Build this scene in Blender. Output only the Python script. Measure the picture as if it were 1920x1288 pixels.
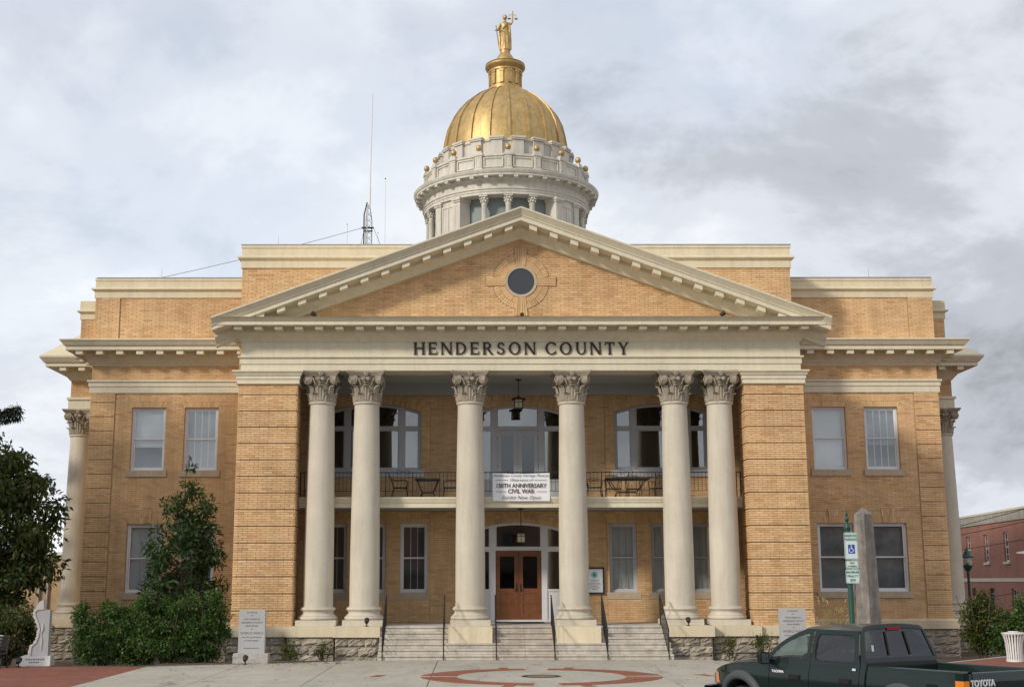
import bpy, bmesh, math, random
import numpy as np
from mathutils import Vector, Matrix
R = math.radians
PI = math.pi
sc = bpy.context.scene
for o in list(bpy.data.objects):
    bpy.data.objects.remove(o)
COL = sc.collection

# ------------------------------------------------------------------ camera
PITCH, YAW, ROLL = 0.183296, 0.006172, 0.002033
cam = bpy.data.cameras.new('camera')
cam.sensor_fit = 'HORIZONTAL'
cam.sensor_width = 36.0
cam.lens = 36.0 * 2396.6 / 1920.0
cam.shift_x = 60.0 / 1920.0
cam.clip_end = 3000.0
camo = bpy.data.objects.new('camera', cam)
COL.objects.link(camo)
cp, sp, cy, sy, cr, sr = math.cos(PITCH), math.sin(PITCH), math.cos(YAW), math.sin(YAW), math.cos(ROLL), math.sin(ROLL)
r0 = Vector((cy, -sy, 0)); u0 = Vector((-sy * sp, -cy * sp, cp)); fw = Vector((sy * cp, cy * cp, sp))
ri = r0 * cr - u0 * sr
up = r0 * sr + u0 * cr
mw = Matrix.Identity(4)
for i in range(3):
    mw[i][0], mw[i][1], mw[i][2] = ri[i], up[i], -fw[i]
mw.translation = Vector((-1.667, -43.0, 2.399))
camo.matrix_world = mw
sc.camera = camo

# ------------------------------------------------------------------ sky and sun
SUN_AZ, SUN_EL = R(50), R(28)          # azimuth measured from the facade normal (-Y) towards -X
sdir = Vector((-math.sin(SUN_AZ) * math.cos(SUN_EL), -math.cos(SUN_AZ) * math.cos(SUN_EL), math.sin(SUN_EL)))
world = bpy.data.worlds.new('World')
sc.world = world
world.use_nodes = True
wt = world.node_tree
wt.nodes.clear()
def wn(t, **k):
    n = wt.nodes.new(t)
    for a, b in k.items():
        setattr(n, a, b)
    return n
wout = wn('ShaderNodeOutputWorld')
wbg = wn('ShaderNodeBackground')
sky = wn('ShaderNodeTexSky', sky_type='NISHITA', sun_disc=False)
sky.sun_elevation = SUN_EL
sky.sun_rotation = math.atan2(sdir.x, sdir.y)
sky.air_density = 1.0
sky.dust_density = 0.4
tc = wn('ShaderNodeTexCoord')
# cloud layer: the view direction is carried onto a flat cloud deck so clouds shrink towards the horizon
sep = wn('ShaderNodeSeparateXYZ')
wt.links.new(tc.outputs['Generated'], sep.inputs[0])
def wm(op, a, b=None, c=None, clamp=False):
    n = wn('ShaderNodeMath', operation=op, use_clamp=clamp)
    for i, s in enumerate((a, b, c)):
        if s is None:
            continue
        if isinstance(s, (int, float)):
            n.inputs[i].default_value = s
        else:
            wt.links.new(s, n.inputs[i])
    return n.outputs[0]
zz = wm('ADD', wm('MAXIMUM', sep.outputs['Z'], 0.0), 0.50)
cx_ = wm('DIVIDE', sep.outputs['X'], zz)
cy_ = wm('DIVIDE', sep.outputs['Y'], zz)
comb = wn('ShaderNodeCombineXYZ')
wt.links.new(cx_, comb.inputs[0]); wt.links.new(cy_, comb.inputs[1]); comb.inputs[2].default_value = SKY_SEED = 3.7
def wnoise(scale, detail, rough, dist, off):
    mp = wn('ShaderNodeMapping')
    mp.inputs['Location'].default_value = off
    wt.links.new(comb.outputs[0], mp.inputs['Vector'])
    n = wn('ShaderNodeTexNoise')
    n.inputs['Scale'].default_value = scale
    n.inputs['Detail'].default_value = detail
    n.inputs['Roughness'].default_value = rough
    n.inputs['Distortion'].default_value = dist
    wt.links.new(mp.outputs[0], n.inputs['Vector'])
    return n.outputs['Fac']
def wramp(fac, stops, interp='LINEAR'):
    r = wn('ShaderNodeValToRGB')
    r.color_ramp.interpolation = interp
    el = r.color_ramp.elements
    el[0].position, el[0].color = stops[0][0], stops[0][1]
    el[1].position, el[1].color = stops[-1][0], stops[-1][1]
    for p, c in stops[1:-1]:
        e = el.new(p); e.color = c
    wt.links.new(fac, r.inputs[0])
    return r.outputs[0]
def g(v):
    return (v, v, v, 1)
OFF = (1.0, 5.2, 2.0)
def off(dx, dy, dz): return (OFF[0] + dx, OFF[1] + dy, OFF[2] + dz)
cover = wramp(wnoise(1.9, 6, 0.5, 0.2, off(3.1, 0.4, 0)), [(0.36, g(0.72)), (0.52, g(1))])
body = wnoise(1.7, 10, 0.58, 0.25, off(0.0, 0.0, 1.5))          # the large cloud masses
puff = wnoise(4.6, 10, 0.62, 0.35, off(1.3, 9.2, 4.5))           # billows within them
tone = wm('ADD', wm('MULTIPLY', body, 0.74), wm('MULTIPLY', puff, 0.26))
ccol = wramp(tone, [(0.33, (2.1, 2.25, 2.45, 1)), (0.43, (3.6, 3.8, 4.15, 1)), (0.50, (4.9, 5.15, 5.6, 1)), (0.57, (5.9, 6.1, 6.4, 1)), (0.64, (7.0, 7.1, 7.2, 1))], 'EASE')
wmix = wn('ShaderNodeMix', data_type='RGBA')
wt.links.new(cover, wmix.inputs[0])
wt.links.new(sky.outputs[0], wmix.inputs[6])
wt.links.new(ccol, wmix.inputs[7])
wt.links.new(wmix.outputs[2], wbg.inputs[0])
wbg.inputs[1].default_value = 0.135
wt.links.new(wbg.outputs[0], wout.inputs[0])

sun = bpy.data.lights.new('sun', 'SUN')
sun.energy = 2.3
sun.angle = R(7.0)
sun.color = (1.0, 0.93, 0.82)
suno = bpy.data.objects.new('sun', sun)
suno.rotation_euler = sdir.to_track_quat('Z', 'Y').to_euler()
suno.location = (-40, -40, 60)
COL.objects.link(suno)
vs = sc.view_settings
vs.view_transform = 'Standard'
vs.look = 'None'
vs.exposure = 0.2
vs.gamma = 1.0
vs.use_curve_mapping = False

# ------------------------------------------------------------------ materials
def newmat(name):
    m = bpy.data.materials.new(name)
    m.use_nodes = True
    nt = m.node_tree
    nt.nodes.clear()
    out = nt.nodes.new('ShaderNodeOutputMaterial')
    return m, nt, out
def noise(nt, vec, scale, detail=4, rough=0.55):
    n = nt.nodes.new('ShaderNodeTexNoise')
    n.inputs['Scale'].default_value = scale
    n.inputs['Detail'].default_value = detail
    n.inputs['Roughness'].default_value = rough
    nt.links.new(vec, n.inputs['Vector'])
    return n.outputs['Fac']
def ramp(nt, fac, stops):
    r = nt.nodes.new('ShaderNodeValToRGB')
    el = r.color_ramp.elements
    el[0].position, el[0].color = stops[0]
    el[1].position, el[1].color = stops[-1]
    for p, c in stops[1:-1]:
        e = el.new(p); e.color = c
    nt.links.new(fac, r.inputs[0])
    return r.outputs[0]
def mixc(nt, fac, a, b, mode='MIX'):
    n = nt.nodes.new('ShaderNodeMix')
    n.data_type = 'RGBA'
    n.blend_type = mode
    for s, v in ((0, fac), (6, a), (7, b)):
        if hasattr(v, 'links'):
            nt.links.new(v, n.inputs[s])
        else:
            n.inputs[s].default_value = v
    return n.outputs[2]
def c4(c, k=1.0):
    return (c[0] * k, c[1] * k, c[2] * k, 1)
def mapping(nt, vec, scale):
    m = nt.nodes.new('ShaderNodeMapping')
    m.inputs['Scale'].default_value = scale
    nt.links.new(vec, m.inputs['Vector'])
    return m.outputs[0]
def M(name, col, rough=0.75, var=0.14, scale=1.5, fine=0.10, fscale=25, bump=0.0, bscale=40, metal=0.0, streak=0.0, spec=0.35, island=0.0, coat=0.0):
    m, nt, out = newmat(name)
    b = nt.nodes.new('ShaderNodeBsdfPrincipled')
    geo = nt.nodes.new('ShaderNodeNewGeometry')
    pos = geo.outputs['Position']
    c = ramp(nt, noise(nt, pos, scale, 5, 0.6), [(0.3, c4(col, 1 - var)), (0.7, c4(col, 1 + var))])
    if fine:
        f = ramp(nt, noise(nt, pos, fscale, 4, 0.65), [(0.3, g(1 - fine)), (0.7, g(1 + fine))])
        c = mixc(nt, 1.0, c, f, 'MULTIPLY')
    if streak:
        s = ramp(nt, noise(nt, mapping(nt, pos, (5, 5, 0.5)), 1.0, 5, 0.6), [(0.42, g(1)), (0.72, g(1 - streak))])
        c = mixc(nt, 1.0, c, s, 'MULTIPLY')
    if island:
        s = ramp(nt, geo.outputs['Random Per Island'], [(0.0, g(1 - island)), (1.0, g(1 + island))])
        c = mixc(nt, 1.0, c, s, 'MULTIPLY')
    nt.links.new(c, b.inputs['Base Color'])
    b.inputs['Roughness'].default_value = rough
    b.inputs['Metallic'].default_value = metal
    b.inputs['Specular IOR Level'].default_value = spec
    b.inputs['Coat Weight'].default_value = coat
    b.inputs['Coat Roughness'].default_value = 0.04
    if bump:
        bp = nt.nodes.new('ShaderNodeBump')
        bp.inputs['Strength'].default_value = bump
        bp.inputs['Distance'].default_value = 0.02
        nt.links.new(noise(nt, pos, bscale, 5, 0.6), bp.inputs['Height'])
        nt.links.new(bp.outputs[0], b.inputs['Normal'])
    nt.links.new(b.outputs[0], out.inputs[0])
    return m
def brickmat(name, stops, per_object=False, dirt=0.16):
    m, nt, out = newmat(name)
    b = nt.nodes.new('ShaderNodeBsdfPrincipled')
    geo = nt.nodes.new('ShaderNodeNewGeometry')
    if per_object:
        rnd = nt.nodes.new('ShaderNodeObjectInfo').outputs['Random']
    else:
        rnd = geo.outputs['Random Per Island']
    c = ramp(nt, rnd, stops)
    big = ramp(nt, noise(nt, geo.outputs['Position'], 0.55, 5, 0.6), [(0.35, g(1 - dirt)), (0.65, g(1.06))])
    c = mixc(nt, 1.0, c, big, 'MULTIPLY')
    sm = ramp(nt, noise(nt, geo.outputs['Position'], 30, 3, 0.6), [(0.3, g(0.92)), (0.7, g(1.07))])
    st_ = ramp(nt, noise(nt, mapping(nt, geo.outputs['Position'], (2.2, 2.2, 0.22)), 1.0, 5, 0.62), [(0.45, g(1)), (0.75, g(0.80))])
    c = mixc(nt, 1.0, c, st_, 'MULTIPLY')
    c = mixc(nt, 1.0, c, sm, 'MULTIPLY')
    nt.links.new(c, b.inputs['Base Color'])
    b.inputs['Roughness'].default_value = 0.8
    b.inputs['Specular IOR Level'].default_value = 0.25
    nt.links.new(b.outputs[0], out.inputs[0])
    return m
def glassmat(name, tint=(0.94, 0.96, 0.96), refl=0.17):
    m, nt, out = newmat(name)
    tr = nt.nodes.new('ShaderNodeBsdfTransparent')
    tr.inputs[0].default_value = (*tint, 1)
    gl = nt.nodes.new('ShaderNodeBsdfGlossy')
    gl.inputs['Roughness'].default_value = 0.01
    lw = nt.nodes.new('ShaderNodeLayerWeight')           # Schlick reflectance of a thin pane
    lw.inputs[0].default_value = 0.5
    pw_ = nt.nodes.new('ShaderNodeMath'); pw_.operation = 'POWER'; pw_.inputs[1].default_value = 4.0
    nt.links.new(lw.outputs['Facing'], pw_.inputs[0])
    ad = nt.nodes.new('ShaderNodeMath'); ad.operation = 'ADD'; ad.use_clamp = True
    ad.inputs[1].default_value = refl
    nt.links.new(pw_.outputs[0], ad.inputs[0])
    mx = nt.nodes.new('ShaderNodeMixShader')
    nt.links.new(ad.outputs[0], mx.inputs[0])
    nt.links.new(tr.outputs[0], mx.inputs[1])
    nt.links.new(gl.outputs[0], mx.inputs[2])
    nt.links.new(mx.outputs[0], out.inputs[0])
    return m
def leafmat(name, stops, trans=0.35, rough=0.45):
    m, nt, out = newmat(name)
    geo = nt.nodes.new('ShaderNodeNewGeometry')
    c = ramp(nt, geo.outputs['Random Per Island'], stops)
    b = nt.nodes.new('ShaderNodeBsdfPrincipled')
    b.inputs['Roughness'].default_value = rough
    b.inputs['Specular IOR Level'].default_value = 0.35
    nt.links.new(c, b.inputs['Base Color'])
    t = nt.nodes.new('ShaderNodeBsdfTranslucent')
    nt.links.new(mixc(nt, 1.0, c, (1.1, 1.25, 0.6, 1), 'MULTIPLY'), t.inputs[0])
    mx = nt.nodes.new('ShaderNodeMixShader')
    mx.inputs[0].default_value = trans
    nt.links.new(b.outputs[0], mx.inputs[1])
    nt.links.new(t.outputs[0], mx.inputs[2])
    nt.links.new(mx.outputs[0], out.inputs[0])
    return m
def pavemat(name, c1, c2, mortar, scale):
    m, nt, out = newmat(name)
    b = nt.nodes.new('ShaderNodeBsdfPrincipled')
    geo = nt.nodes.new('ShaderNodeNewGeometry')
    br = nt.nodes.new('ShaderNodeTexBrick')
    br.inputs['Color1'].default_value = c4(c1)
    br.inputs['Color2'].default_value = c4(c2)
    br.inputs['Mortar'].default_value = c4(mortar)
    br.inputs['Scale'].default_value = scale
    br.inputs['Mortar Size'].default_value = 0.012
    nt.links.new(geo.outputs['Position'], br.inputs['Vector'])
    f = ramp(nt, noise(nt, geo.outputs['Position'], 0.9, 6, 0.65), [(0.3, g(0.72)), (0.7, g(1.15))])
    f2 = ramp(nt, noise(nt, geo.outputs['Position'], 7, 4, 0.65), [(0.3, g(0.85)), (0.7, g(1.12))])
    c = mixc(nt, 1.0, mixc(nt, 1.0, br.outputs['Color'], f, 'MULTIPLY'), f2, 'MULTIPLY')
    nt.links.new(c, b.inputs['Base Color'])
    b.inputs['Roughness'].default_value = 0.85
    bp = nt.nodes.new('ShaderNodeBump')
    bp.inputs['Strength'].default_value = 0.4
    bp.inputs['Distance'].default_value = 0.01
    bp.invert = True
    nt.links.new(br.outputs['Fac'], bp.inputs['Height'])
    nt.links.new(bp.outputs[0], b.inputs['Normal'])
    nt.links.new(b.outputs[0], out.inputs[0])
    return m
tan_stops = [(0.0, (0.60, 0.345, 0.165, 1)), (0.12, (0.68, 0.425, 0.215, 1)), (0.5, (0.725, 0.475, 0.245, 1)), (0.85, (0.76, 0.515, 0.28, 1)), (0.94, (0.69, 0.41, 0.23, 1)), (1.0, (0.80, 0.58, 0.35, 1))]
MT = {}
MT['brick'] = brickmat('tan_brick', tan_stops)
MT['brick1'] = brickmat('tan_brick_single', tan_stops, per_object=True)
MT['mortar'] = M('mortar', (0.46, 0.315, 0.185), 0.9, 0.12, 2, 0.15)
MT['cream'] = M('cream_painted_stone', (0.70, 0.635, 0.48), 0.6, 0.05, 0.9, 0.05, 12, streak=0.10, bump=0.08, bscale=25)
MT['creamy'] = M('cream_coping', (0.70, 0.60, 0.42), 0.6, 0.06, 0.8, 0.05, 12, streak=0.12)
MT['column'] = M('column_stucco', (0.60, 0.54, 0.44), 0.85, 0.07, 1.0, 0.14, 60, bump=0.55, bscale=70, streak=0.13)
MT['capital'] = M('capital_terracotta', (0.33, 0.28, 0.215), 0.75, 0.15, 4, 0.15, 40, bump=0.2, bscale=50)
MT['drum'] = M('drum_white_paint', (0.63, 0.585, 0.50), 0.6, 0.07, 1.5, 0.06, 20, streak=0.22)
MT['gold'] = M('gold_leaf', (0.52, 0.36, 0.155), 0.52, 0.16, 3.0, 0.10, 14, metal=0.65, streak=0.25)
MT['window'] = M('window_paint', (0.72, 0.71, 0.72), 0.5, 0.04, 2, 0.03)
MT['greyframe'] = M('grey_window_paint', (0.50, 0.50, 0.52), 0.5, 0.05, 2, 0.03)
MT['sill'] = M('sill_stone', (0.50, 0.40, 0.29), 0.8, 0.08, 3, 0.1, streak=0.12)
MT['glass'] = glassmat('window_glass')
MT['darkglass'] = glassmat('dark_window_glass', (0.5, 0.55, 0.58), 0.10)
MT['blind'] = M('blind_white', (0.86, 0.88, 0.88), 0.6, 0.06, 2, 0.02)
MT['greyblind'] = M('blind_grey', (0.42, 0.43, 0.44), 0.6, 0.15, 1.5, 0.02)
MT['blind_and_reflection'] = M('blind_and_reflection_grey', (0.30, 0.305, 0.31), 0.6, 0.40, 1.2, 0.05)  # grey blind upstairs; on the ground floor its colour paints in pane reflections
MT['darkblind'] = M('blind_dark', (0.12, 0.11, 0.10), 0.6, 0.05, 2, 0.02)
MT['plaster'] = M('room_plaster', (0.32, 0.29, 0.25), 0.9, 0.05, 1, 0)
MT['ceiling'] = M('porch_ceiling_paint', (0.42, 0.44, 0.44), 0.7, 0.05, 1, 0.03)
MT['step'] = M('step_granite', (0.50, 0.44, 0.37), 0.8, 0.12, 2.2, 0.16, 40, streak=0.25)
MT['steppale'] = M('side_step_concrete', (0.56, 0.51, 0.44), 0.8, 0.14, 1.6, 0.14, 30, streak=0.28)
MT['stone'] = M('rough_stone', (0.36, 0.31, 0.245), 0.9, 0.25, 2.5, 0.22, 18, bump=0.8, bscale=14, island=0.16)
MT['stonejoint'] = M('stone_joint', (0.42, 0.38, 0.31), 0.9, 0.1, 3, 0.1)
MT['iron'] = M('black_iron', (0.018, 0.018, 0.018), 0.45, 0.1, 4, 0.05)
MT['bronze'] = M('dark_bronze', (0.030, 0.024, 0.020), 0.5, 0.2, 6, 0.1)
MT['wood'] = M('door_wood', (0.205, 0.078, 0.030), 0.4, 0.14, 3, 0.15, 18, streak=0.2)
MT['interior'] = M('interior_dark', (0.05, 0.045, 0.04), 0.9, 0.1, 2, 0)
MT['roof'] = M('roof_membrane', (0.33, 0.32, 0.30), 0.9, 0.1, 1, 0.1)
MT['louvre'] = M('drum_grey_screen', (0.24, 0.275, 0.265), 0.6, 0.05, 2, 0.05)
MT['concrete'] = M('plaza_concrete', (0.41, 0.38, 0.315), 0.85, 0.12, 0.6, 0.10, 22, bump=0.15, bscale=60)
MT['pave'] = pavemat('red_brick_paving', (0.27, 0.088, 0.048), (0.20, 0.062, 0.036), (0.16, 0.085, 0.055), 4.5)
MT['inlay'] = pavemat('red_brick_inlay', (0.31, 0.098, 0.048), (0.25, 0.075, 0.038), (0.2, 0.1, 0.06), 4.5)
MT['asphalt'] = M('asphalt', (0.055, 0.055, 0.055), 0.9, 0.15, 0.8, 0.2, 40)
MT['soil'] = M('mulch_soil', (0.085, 0.058, 0.040), 0.95, 0.3, 1.2, 0.35, 22, bump=0.9, bscale=18)
MT['granite'] = M('grey_granite', (0.40, 0.40, 0.40), 0.6, 0.05, 2, 0.12, 60)
MT['granitelt'] = M('pale_granite', (0.55, 0.53, 0.50), 0.7, 0.06, 2, 0.12, 60)
MT['roughgranite'] = M('rough_granite', (0.42, 0.39, 0.36), 0.9, 0.15, 6, 0.2, 30, bump=0.9, bscale=20)
MT['incise'] = M('incised_letters', (0.14, 0.135, 0.13), 0.9, 0.05, 2, 0)
MT['obelisk'] = M('obelisk_marble', (0.225, 0.20, 0.178), 0.7, 0.28, 3, 0.2, 20, streak=0.45)
MT['paper'] = M('white_vinyl', (0.80, 0.80, 0.82), 0.5, 0.03, 1.5, 0.02)
MT['ink'] = M('dark_print', (0.07, 0.045, 0.045), 0.6, 0.05, 3, 0)
MT['inkred'] = M('maroon_print', (0.16, 0.05, 0.05), 0.6, 0.05, 3, 0)
MT['signwhite'] = M('sign_white', (0.62, 0.70, 0.68), 0.5, 0.03, 2, 0.02)
MT['signgreen'] = M('sign_green', (0.03, 0.16, 0.09), 0.5, 0.04, 2, 0)
MT['signblue'] = M('sign_blue', (0.02, 0.06, 0.36), 0.5, 0.04, 2, 0)
MT['postgreen'] = M('green_post_paint', (0.018, 0.07, 0.055), 0.4, 0.08, 3, 0.03)
MT['bark'] = M('bark', (0.10, 0.075, 0.055), 0.9, 0.2, 5, 0.25, 30, bump=0.7, bscale=25)
MT['redbrick'] = pavemat('red_wall_brick', (0.34, 0.13, 0.085), (0.29, 0.10, 0.065), (0.30, 0.20, 0.16), 4.0)
MT['paint'] = M('truck_green_paint', (0.003, 0.012, 0.009), 0.35, 0.05, 2, 0, coat=0.5, spec=0.25)
MT['plastic'] = M('dark_grey_plastic', (0.06, 0.065, 0.068), 0.55, 0.05, 4, 0.05)
MT['black'] = M('black_rubber', (0.012, 0.012, 0.012), 0.7, 0.05, 4, 0.05)
MT['truckglass'] = glassmat('truck_glass', (0.62, 0.72, 0.68), 0.08)
MT['tintglass'] = glassmat('truck_tinted_glass', (0.16, 0.17, 0.18), 0.10)
MT['chrome'] = M('chrome', (0.75, 0.75, 0.76), 0.2, 0.02, 4, 0, metal=1.0)
MT['amber'] = M('amber_lens', (0.75, 0.22, 0.02), 0.2, 0.05, 8, 0, coat=0.6)
MT['redlens'] = M('red_lens', (0.35, 0.015, 0.02), 0.2, 0.05, 8, 0, coat=0.6)
MT['seat'] = M('seat_cloth', (0.10, 0.10, 0.10), 0.9, 0.1, 8, 0.1)
MT['whitepaint'] = M('white_enamel', (0.74, 0.72, 0.70), 0.45, 0.04, 3, 0.04)
def concretemat(name, col):
    m, nt, out = newmat(name)
    b = nt.nodes.new('ShaderNodeBsdfPrincipled'); geo = nt.nodes.new('ShaderNodeNewGeometry'); pos = geo.outputs['Position']
    c = ramp(nt, noise(nt, pos, 0.35, 6, 0.65), [(0.3, c4(col, .84)), (0.7, c4(col, 1.10))])
    c = mixc(nt, 1.0, c, ramp(nt, noise(nt, mapping(nt, pos, (1.6, .5, 1)), 1.0, 6, .7), [(0.50, g(1)), (0.68, g(.80))]), 'MULTIPLY')       # old water stains
    c = mixc(nt, 1.0, c, ramp(nt, noise(nt, pos, 9, 5, .7), [(0.25, g(.86)), (0.75, g(1.10))]), 'MULTIPLY')
    vo = nt.nodes.new('ShaderNodeTexVoronoi'); vo.inputs['Scale'].default_value = 3.2; nt.links.new(pos, vo.inputs['Vector'])
    c = mixc(nt, 1.0, c, ramp(nt, vo.outputs['Distance'], [(0.035, g(.45)), (0.06, g(1))]), 'MULTIPLY')                                  # trodden gum spots
    vc = nt.nodes.new('ShaderNodeTexVoronoi'); vc.feature = 'DISTANCE_TO_EDGE'; vc.inputs['Scale'].default_value = 0.16
    wp = nt.nodes.new('ShaderNodeVectorMath'); wp.operation = 'ADD'
    nz_ = nt.nodes.new('ShaderNodeTexNoise'); nz_.inputs['Scale'].default_value = .8; nz_.inputs['Detail'].default_value = 6; nt.links.new(pos, nz_.inputs['Vector'])
    nt.links.new(pos, wp.inputs[0]); nt.links.new(nz_.outputs['Color'], wp.inputs[1]); nt.links.new(wp.outputs[0], vc.inputs['Vector'])
    c = mixc(nt, 1.0, c, ramp(nt, vc.outputs['Distance'], [(0.0015, g(.45)), (0.004, g(1))]), 'MULTIPLY')                               # hairline cracks
    nt.links.new(c, b.inputs['Base Color']); b.inputs['Roughness'].default_value = .88
    bp = nt.nodes.new('ShaderNodeBump'); bp.inputs['Strength'].default_value = .2; bp.inputs['Distance'].default_value = .01
    nt.links.new(noise(nt, pos, 70, 4, .6), bp.inputs['Height']); nt.links.new(bp.outputs[0], b.inputs['Normal'])
    nt.links.new(b.outputs[0], out.inputs[0])
    return m
MT['concrete'] = concretemat('plaza_concrete', (0.42, 0.39, 0.325))
MT['steel'] = M('galvanised_steel', (0.36, 0.36, 0.37), 0.5, 0.1, 3, 0.05, metal=0.4)
MT['teal'] = M('teal_print', (0.03, 0.24, 0.26), 0.6, 0.05, 3, 0)
MT['shade'] = M('lantern_glass', (0.55, 0.48, 0.30), 0.3, 0.05, 4, 0)
MT['leafdark'] = leafmat('leaf_dark', [(0.0, (0.036, 0.058, 0.020, 1)), (0.5, (0.072, 0.105, 0.030, 1)), (0.85, (0.12, 0.14, 0.04, 1)), (1.0, (0.17, 0.105, 0.04, 1))])
MT['leafmid'] = leafmat('leaf_mid', [(0.0, (0.030, 0.062, 0.020, 1)), (0.45, (0.062, 0.125, 0.032, 1)), (0.85, (0.115, 0.195, 0.05, 1)), (1.0, (0.19, 0.20, 0.06, 1))])
MT['leaftree'] = leafmat('leaf_young_tree', [(0.0, (0.026, 0.055, 0.020, 1)), (0.6, (0.05, 0.09, 0.030, 1)), (1.0, (0.085, 0.13, 0.042, 1))])
MT['leafyel'] = leafmat('leaf_yellowing', [(0.0, (0.04, 0.07, 0.02, 1)), (0.6, (0.09, 0.12, 0.03, 1)), (1.0, (0.18, 0.13, 0.03, 1))])
MT['needle'] = leafmat('needle', [(0.0, (0.012, 0.022, 0.014, 1)), (1.0, (0.03, 0.045, 0.025, 1))])
MT['drygrass'] = leafmat('dry_grass', [(0.0, (0.35, 0.26, 0.12, 1)), (1.0, (0.55, 0.43, 0.22, 1))])

# ------------------------------------------------------------------ mesh helpers
class MB:
    def __init__(s):
        s.v = []; s.f = []
    def add(s, vs, fs):
        n = len(s.v)
        s.v.extend(vs)
        s.f.extend([tuple(i + n for i in f) for f in fs])
        return s
    def box(s, x0, x1, y0, y1, z0, z1):
        return s.add([(x0, y0, z0), (x1, y0, z0), (x1, y1, z0), (x0, y1, z0), (x0, y0, z1), (x1, y0, z1), (x1, y1, z1), (x0, y1, z1)],
                     [(0, 3, 2, 1), (4, 5, 6, 7), (0, 1, 5, 4), (1, 2, 6, 5), (2, 3, 7, 6), (3, 0, 4, 7)])
    def prism(s, pts, y0, y1):                       # polygon in XZ pushed along Y
        n = len(pts)
        vs = [(p[0], y0, p[1]) for p in pts] + [(p[0], y1, p[1]) for p in pts]
        fs = [tuple(range(n)), tuple(range(2 * n - 1, n - 1, -1))]
        fs += [(i, i + n, (i + 1) % n + n, (i + 1) % n) for i in range(n)]
        return s.add(vs, fs)
    def prismz(s, pts, z0, z1):
        n = len(pts)
        vs = [(p[0], p[1], z0) for p in pts] + [(p[0], p[1], z1) for p in pts]
        fs = [tuple(range(n - 1, -1, -1)), tuple(range(n, 2 * n))]
        fs += [(i, (i + 1) % n, (i + 1) % n + n, i + n) for i in range(n)]
        return s.add(vs, fs)
    def lathe(s, prof, n=24, cx=0, cy=0, a0=0.0, a1=2 * PI):
        full = abs(a1 - a0 - 2 * PI) < 1e-6
        m = n if full else n + 1
        vs = []
        for r, z in prof:
            for i in range(m):
                a = a0 + (a1 - a0) * i / n
                vs.append((cx + r * math.cos(a), cy + r * math.sin(a), z))
        fs = []
        for j in range(len(prof) - 1):
            for i in range(n):
                k = (i + 1) % m
                fs.append((j * m + i, j * m + k, (j + 1) * m + k, (j + 1) * m + i))
        return s.add(vs, fs)
    def tube(s, pts, r, n=6, cap=True):
        pts = [Vector(p) for p in pts]
        rs = r if isinstance(r, (list, tuple)) else [r] * len(pts)
        vs = []; prev = None
        for i, p in enumerate(pts):
            d = (pts[min(i + 1, len(pts) - 1)] - pts[max(i - 1, 0)])
            if d.length < 1e-9:
                d = Vector((0, 0, 1))
            d.normalize()
            a = prev if prev is not None and abs(prev.dot(d)) < 0.95 else (Vector((0, 0, 1)) if abs(d.z) < 0.9 else Vector((1, 0, 0)))
            a = (a - d * a.dot(d)).normalized()
            prev = a
            b = d.cross(a)
            for k in range(n):
                t = 2 * PI * k / n
                q = p + (a * math.cos(t) + b * math.sin(t)) * rs[i]
                vs.append(tuple(q))
        fs = []
        for i in range(len(pts) - 1):
            for k in range(n):
                l = (k + 1) % n
                fs.append((i * n + k, i * n + l, (i + 1) * n + l, (i + 1) * n + k))
        if cap:
            fs.append(tuple(range(n - 1, -1, -1)))
            fs.append(tuple(range((len(pts) - 1) * n, len(pts) * n)))
        return s.add(vs, fs)
    def loft(s, rings, closed=True, cap=True):
        n = len(rings[0]); vs = [tuple(p) for r in rings for p in r]; fs = []
        for j in range(len(rings) - 1):
            for i in range(n if closed else n - 1):
                k = (i + 1) % n
                fs.append((j * n + i, j * n + k, (j + 1) * n + k, (j + 1) * n + i))
        if cap and closed:
            fs.append(tuple(range(n - 1, -1, -1)))
            fs.append(tuple(range((len(rings) - 1) * n, len(rings) * n)))
        return s.add(vs, fs)
    def ball(s, c, r, n=10, m=7, sq=(1, 1, 1)):
        prof = [(max(1e-4, math.sin(PI * j / m)) * r, -math.cos(PI * j / m) * r) for j in range(m + 1)]
        k = len(s.v)
        s.lathe(prof, n)
        for i in range(k, len(s.v)):
            x, y, z = s.v[i]
            s.v[i] = (c[0] + x * sq[0], c[1] + y * sq[1], c[2] + z * sq[2])
        return s
    def xf(s, mat, start=0):
        for i in range(start, len(s.v)):
            s.v[i] = tuple(mat @ Vector(s.v[i]))
        return s
    def mesh(s, name, mat, smooth=False, recalc=True):
        me = bpy.data.meshes.new(name)
        me.from_pydata(s.v, [], s.f)
        if recalc:
            bm = bmesh.new(); bm.from_mesh(me)
            bmesh.ops.recalc_face_normals(bm, faces=bm.faces)
            bm.to_mesh(me); bm.free()
        if smooth:
            me.polygons.foreach_set('use_smooth', [True] * len(me.polygons))
            if smooth != 'all':
                try:
                    me.set_sharp_from_angle(angle=R(35))
                except Exception:
                    pass
        me.materials.append(mat)
        me.update()
        return me
    def build(s, name, mat, parent=None, smooth=False, kind=None, recalc=True, label=None):
        if isinstance(mat, str):
            mat = MT[mat]
        o = bpy.data.objects.new(name, s.mesh(name, mat, smooth, recalc))
        COL.objects.link(o)
        if parent is not None:
            o.parent = parent
        if kind:
            o['kind'] = kind
        if label:
            o['label'] = label
        return o
def inst(name, me, parent, loc=(0, 0, 0), rot=(0, 0, 0), scale=(1, 1, 1)):
    o = bpy.data.objects.new(name, me)
    COL.objects.link(o)
    o.parent = parent
    o.location = loc; o.rotation_euler = rot; o.scale = scale
    return o
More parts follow.
